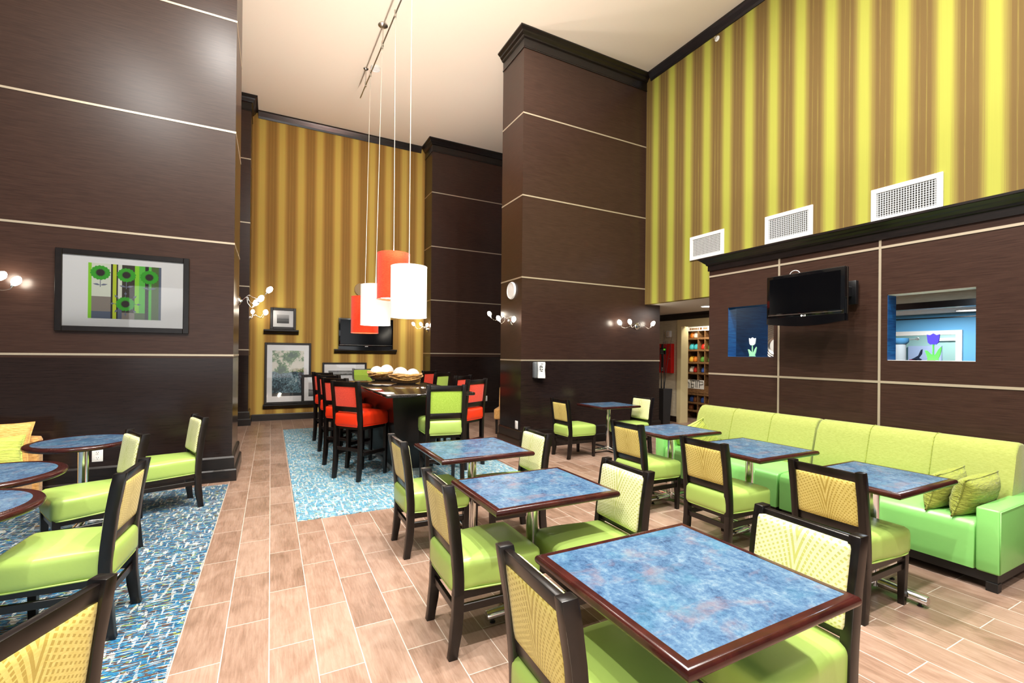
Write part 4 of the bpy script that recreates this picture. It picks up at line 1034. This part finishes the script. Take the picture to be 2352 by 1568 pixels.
# ------------------------------------------------------------------ tulip cut-outs on the two openings' sills
def tulip(label, y, z0, s, headmat, leafmat):
    root = thing('tulip_cutout', label, 'decoration', (XF+.075, y, z0), 0, 'flat tulip cut-outs on the opening sills')
    ux, uz, th = (0, -s, 0), (0, 0, s), (.012, 0, 0)
    P = lambda pts: pts
    m = MB(); m.prism([(-.036, .155), (-.041, .19), (-.044, .226), (-.022, .218), (0, .234), (.022, .218), (.044, .226), (.041, .19), (.036, .155), (.020, .138), (-.020, .138)], (0, 0, 0), ux, uz, th); m.make('flower', headmat, root)
    m = MB(); m.prism([(-.0045, .03), (.0045, .03), (.0045, .14), (-.0045, .14)], (.001, 0, 0), ux, uz, (.010, 0, 0)); m.make('stem', leafmat, root)
    m = MB(); m.prism([(-.042, 0), (.040, 0), (.034, .012), (.048, .05), (.056, .10), (.053, .118), (.036, .095), (.018, .055), (.003, .040), (-.018, .056), (-.044, .085), (-.058, .087), (-.048, .055), (-.036, .012)], (0, 0, 0), ux, uz, th); m.make('leaves', leafmat, root)
tulip('white tulip cut-out on the sill of the smaller opening left of the television', 3.565, W1[2]+.006, .97, 'whiteboard', mat('pale_green_board', srgb(150, 220, 170), .5))
tulip('violet tulip cut-out on the sill of the opening right of the television', 1.86, W2[2]+.006, 1.0, 'purple', 'green')

# ------------------------------------------------------------------ lobby and shop beyond the pillar
root = thing('planter', 'tall black planter with bare twigs beside the pillar end', 'planter', (7.22, 7.02, 0))
m = MB(); m.hexa([(-.09, -.09, 0), (.09, -.09, 0), (.09, .09, 0), (-.09, .09, 0)], [(-.125, -.125, .82), (.125, -.125, .82), (.125, .125, .82), (-.125, .125, .82)]); m.make('pot', 'dark', root)
rnd = random.Random(4)
for k in range(6):
    p = Vector((rnd.uniform(-.04, .04), rnd.uniform(-.04, .04), .78)); d = Vector((rnd.uniform(-.10, .12), rnd.uniform(-.08, .12), 1.0)); pts = [p.copy()]
    for j in range(12):
        d += Vector((rnd.uniform(-.16, .16), rnd.uniform(-.16, .16), 0))*.45; p = p+d.normalized()*(.085+.01*(k % 3)); pts.append(p.copy())
    m = MB(); m.tube(pts, .006, 6, rs=[.007-.0045*j/12 for j in range(13)])
    q = pts[8]; m.tube([q, q+Vector((.04, .05, .10)), q+Vector((.09, .08, .18))], .003, 5)
    m.make('twig', 'dark', root, 180)
root = thing('fire_alarm_panel', 'red fire alarm cabinet on the cream lobby wall', 'alarm panel', (XW, 7.80, 1.105))
m = MB(); m.box(-.10, 0, -.20, .20, 0, .67, .006, 1); m.make('cabinet', 'red', root)
m = MB(); m.box(-.103, -.099, .035, .10, .03, .665); m.make('dark_stripe', 'dark', root)
m = MB(); m.box(-.112, -.102, -.055, .135, .43, .575, .004, 1); dp = m.make('display', 'black', root)
m = MB(); m.box(-.114, -.111, -.045, .02, .52, .555); m.make('screen', mat('green_lcd', srgb(90, 210, 40), .4, emis=srgb(110, 230, 50), es=.5), dp)
m = MB()
for r_ in range(4):
    for c_ in range(4): m.box(-.1135, -.111, .03+.024*c_, .043+.024*c_, .445+.028*r_, .455+.028*r_)
m.make('keypad', mat('pale_keys', srgb(170, 170, 165), .5), dp)
m = MB(); m.box(-.1045, -.102, .045, .09, .09, .12); m.box(-.1045, -.102, .04, .095, .055, .07); m.make('printed_plate', 'white', root)
m = MB(); m.lathe([(0, 0), (.012, 0), (.012, .01), (0, .01)], n=12, mtx=Matrix.Translation((-.10, -.16, .33)) @ Matrix.Rotation(-PI/2, 4, 'Y')); m.make('lock', 'steel', root)
root = thing('fire_strobe', 'white alarm strobe above the red cabinet', 'alarm', (XW, 7.745, 2.0))
m = MB(); m.box(-.045, 0, -.065, .065, -.075, .075, .008, 2); m.make('housing', 'white', root, 40); m = MB(); m.box(-.06, -.044, -.03, .03, -.05, .05, .006, 1); m.make('lens', mat('strobe_lens', srgb(225, 205, 180), .2), root)
# snack shelf
SX = 9.0
root = thing('snack_shelf', 'brown wooden snack shelf with pigeonholes in the shop doorway', 'shelf', (SX, 7.55, 0))
cols = [.47, .12, -.075, -.28, -.48]
m = MB(); m.box(.38, .40, -.5, .49, 0, 2.20); m.make('back_panel', 'shelfwood', root)
for y in [.48]+cols[1:]:
    m = MB(); m.box(0, .38, y-.012, y+.012, .0, 2.20); m.make('divider', 'shelfwood', root)
rows = [.0, .18, .36, .56, .82, 1.08, 1.34, 1.63, 1.90, 2.14]
for z in [.17, .36, .57, 1.07, 1.32, 1.62, 1.90]:
    m = MB(); m.box(.01, .38, -.48, .468, z-.012, z+.012); b_ = m.make('shelf_board', 'shelfwood', root)
    m = MB(); m.box(-.004, .012, -.48, .468, z+.0, z+.04); m.make('lip', 'shelfwood', b_)
m = MB(); m.box(-.006, .02, -.48, .468, .62, .80 if False else .80); m.make('sign_board', 'shelfwood', root)
m = MB(); m.box(-.010, -.006, -.07, .46, .72, .93); sg = m.make('sign', 'mat', root)
m = MB()
for pts in [[(.30, .74), (.30, .90)], [(.30, .82), (.22, .83), (.22, .75), (.30, .75)], [(.16, .75), (.16, .91)], [(.12, .75), (.12, .88), (.10, .91)], [(.06, .75), (.06, .90), (-.04, .90), (-.05, .84), (.05, .82)], [(.34, .92), (.05, .92)], [(.36, .74), (.36, .85), (.40, .87)], [(.20, .90), (.26, .90)]]:
    m.tube([(-.012, y, z) for y, z in pts], .007, 6)
m.make('lettering', 'black', sg)
m = MB(); m.box(-.006, .02, -.48, .468, 2.10, 2.20); m.make('header', 'mat', root)
m = MB()
for k, y in enumerate([.34, .29, .245, .20, .155, .11, .05, .02, -.05, -.09, -.13]): m.box(-.009, -.005, y-.017, y+.017, 2.125, 2.175)
m.make('header_letters', 'shelfwood', root)
BC = [mat('bag_%d' % i, srgb(*c), .35) for i, c in enumerate([(215, 120, 40), (70, 190, 205), (200, 40, 30), (60, 100, 190), (225, 180, 60), (230, 225, 215), (90, 150, 60), (150, 90, 50)])]
BN = ['orange', 'turquoise', 'red', 'blue', 'yellow', 'white', 'green', 'brown']
ZN = {.17: 'lowest', .36: 'second lowest', .57: 'third lowest', 1.07: 'fourth', 1.32: 'fifth', 1.62: 'sixth', 1.90: 'top'}
bags = [(1.90, .36, 0), (1.90, .25, 5), (1.62, .38, 1), (1.62, .24, 1), (1.62, .03, 2), (1.32, .38, 4), (1.32, .26, 0), (1.32, .05, 6), (1.07, .37, 5), (1.07, .25, 2), (1.07, .02, 3), (.57, .38, 3), (.57, .03, 2), (.36, .36, 3), (.36, .25, 7), (.36, .03, 3), (.17, .38, 7), (.17, .02, 5), (1.32, -.17, 6), (1.62, -.17, 6), (.36, -.17, 4)]
for k, (z, y, c) in enumerate(bags):
    m = MB(); n = 8
    m.soft(.055, .058, .075, .05, 8, (0, 0, 0), mtx=Matrix.Translation((0, 0, .078)) @ Matrix.Rotation(f2(14), 4, 'Y'))
    m.box(-.004+.02, .004+.02, -.05, .05, .14, .165)
    o = m.make('snack_bag', BC[c], None, 60, (SX+.10, 7.55+y, z+.012))
    pos = 'left' if y > .31 else 'inner left' if y > .15 else 'middle' if y > -.05 else 'right'
    tag(o, '%s snack bag, %s column, %s shelf of the wooden rack' % (BN[c], pos, ZN[z]), 'snack bag', 'snack bags in the wooden rack')
# sunburst mirror
root = thing('sunburst_mirror', 'silver ridged round mirror seen through the smaller opening', 'mirror', (XW, 5.18, 1.70))
mr = Matrix.Rotation(-PI/2, 4, 'Y')
m = MB(); m.lathe([(.13, .03)]+[(.15+.35*k/20, .045-.02*k/20+(.008 if k % 2 else 0)) for k in range(21)]+[(.5, 0), (.13, 0), (.13, .03)], n=48, mtx=mr); m.make('ridged_rim', 'steel', root, 30)
m = MB(); m.lathe([(0, .03), (.13, .03), (.13, .02), (0, .02)], n=32, mtx=mr); m.make('mirror_glass', 'lit' if False else 'whitepaint', root, 30)
# poster in the corridor, sconce ledge, ceiling disc lights
root = thing('poster', 'pale poster with a dark flying bird behind the violet tulip', 'poster', (14.43, 5.42, 1.15))
MT['poster'] = mat('poster_paper', srgb(176, 190, 226), .6)
m = MB(); m.box(0, .06, -.33, .33, 0, .66); m.make('board', 'poster', root)
m = MB(); m.prism([(-.27, .32), (-.20, .36), (-.12, .42), (-.07, .56), (-.03, .58), (-.04, .46), (-.10, .36), (-.04, .32), (-.10, .28), (-.18, .30)], (-.003, 0, 0), (0, -1, 0), (0, 0, 1), (.002, 0, 0)); m.make('bird', mat('poster_bird', srgb(30, 38, 66), .6), root)
m = MB(); m.box(-.003, -.001, -.22, -.06, .28, .36); m.box(-.003, -.001, .14, .30, .24, .32); m.make('red_patches', mat('poster_red', srgb(170, 40, 80), .6), root)
def clight(label, x, y, r):
    root = thing('ceiling_light', label, 'ceiling light', (x, y, 2.45), 0, 'round lights in the lobby ceiling')
    m = MB(); m.lathe([(0, 0), (r, 0), (r, -.012), (0, -.014)], n=32); m.make('lens', 'lit', root, 30); m = MB(); m.lathe([(r, 0), (r+.02, 0), (r+.02, -.014), (r, -.014), (r, 0)], n=32); m.make('trim_ring', 'white', root, 30)
clight('round lit ceiling light seen through the opening right of the television', 12.0, 3.80, .20)
clight('round lit ceiling light beside the partition end above the shop', 7.33, 6.0, .14)
root = thing('wall_lamp', 'small white wall lamp seen at the left of the far white doorway', 'wall lamp', (12.9, 5.28, 1.93))
m = MB(); m.tube([(0, .02, 0), (0, -.30, .0)], .014, 8); m.make('arm', 'whitepaint', root, 60); m = MB(); m.ball((0, -.31, .01), .035, n=12); m.make('knob', 'whitepaint', root, 180)
root = thing('display_column', 'white rounded column inside the opening right of the television', 'column', (7.6, 3.13, 0))
m = MB(); m.lathe([(0, 0), (.085, 0), (.075, 1.70), (.0, 1.70)], n=28); m.make('shaft', 'whitepaint', root, 40)
m = MB(); m.lathe([(0, 1.69), (.08, 1.69), (.105, 1.72), (.105, 1.77), (0, 1.77)], n=28); m.make('cap', 'bluewall', root, 40)
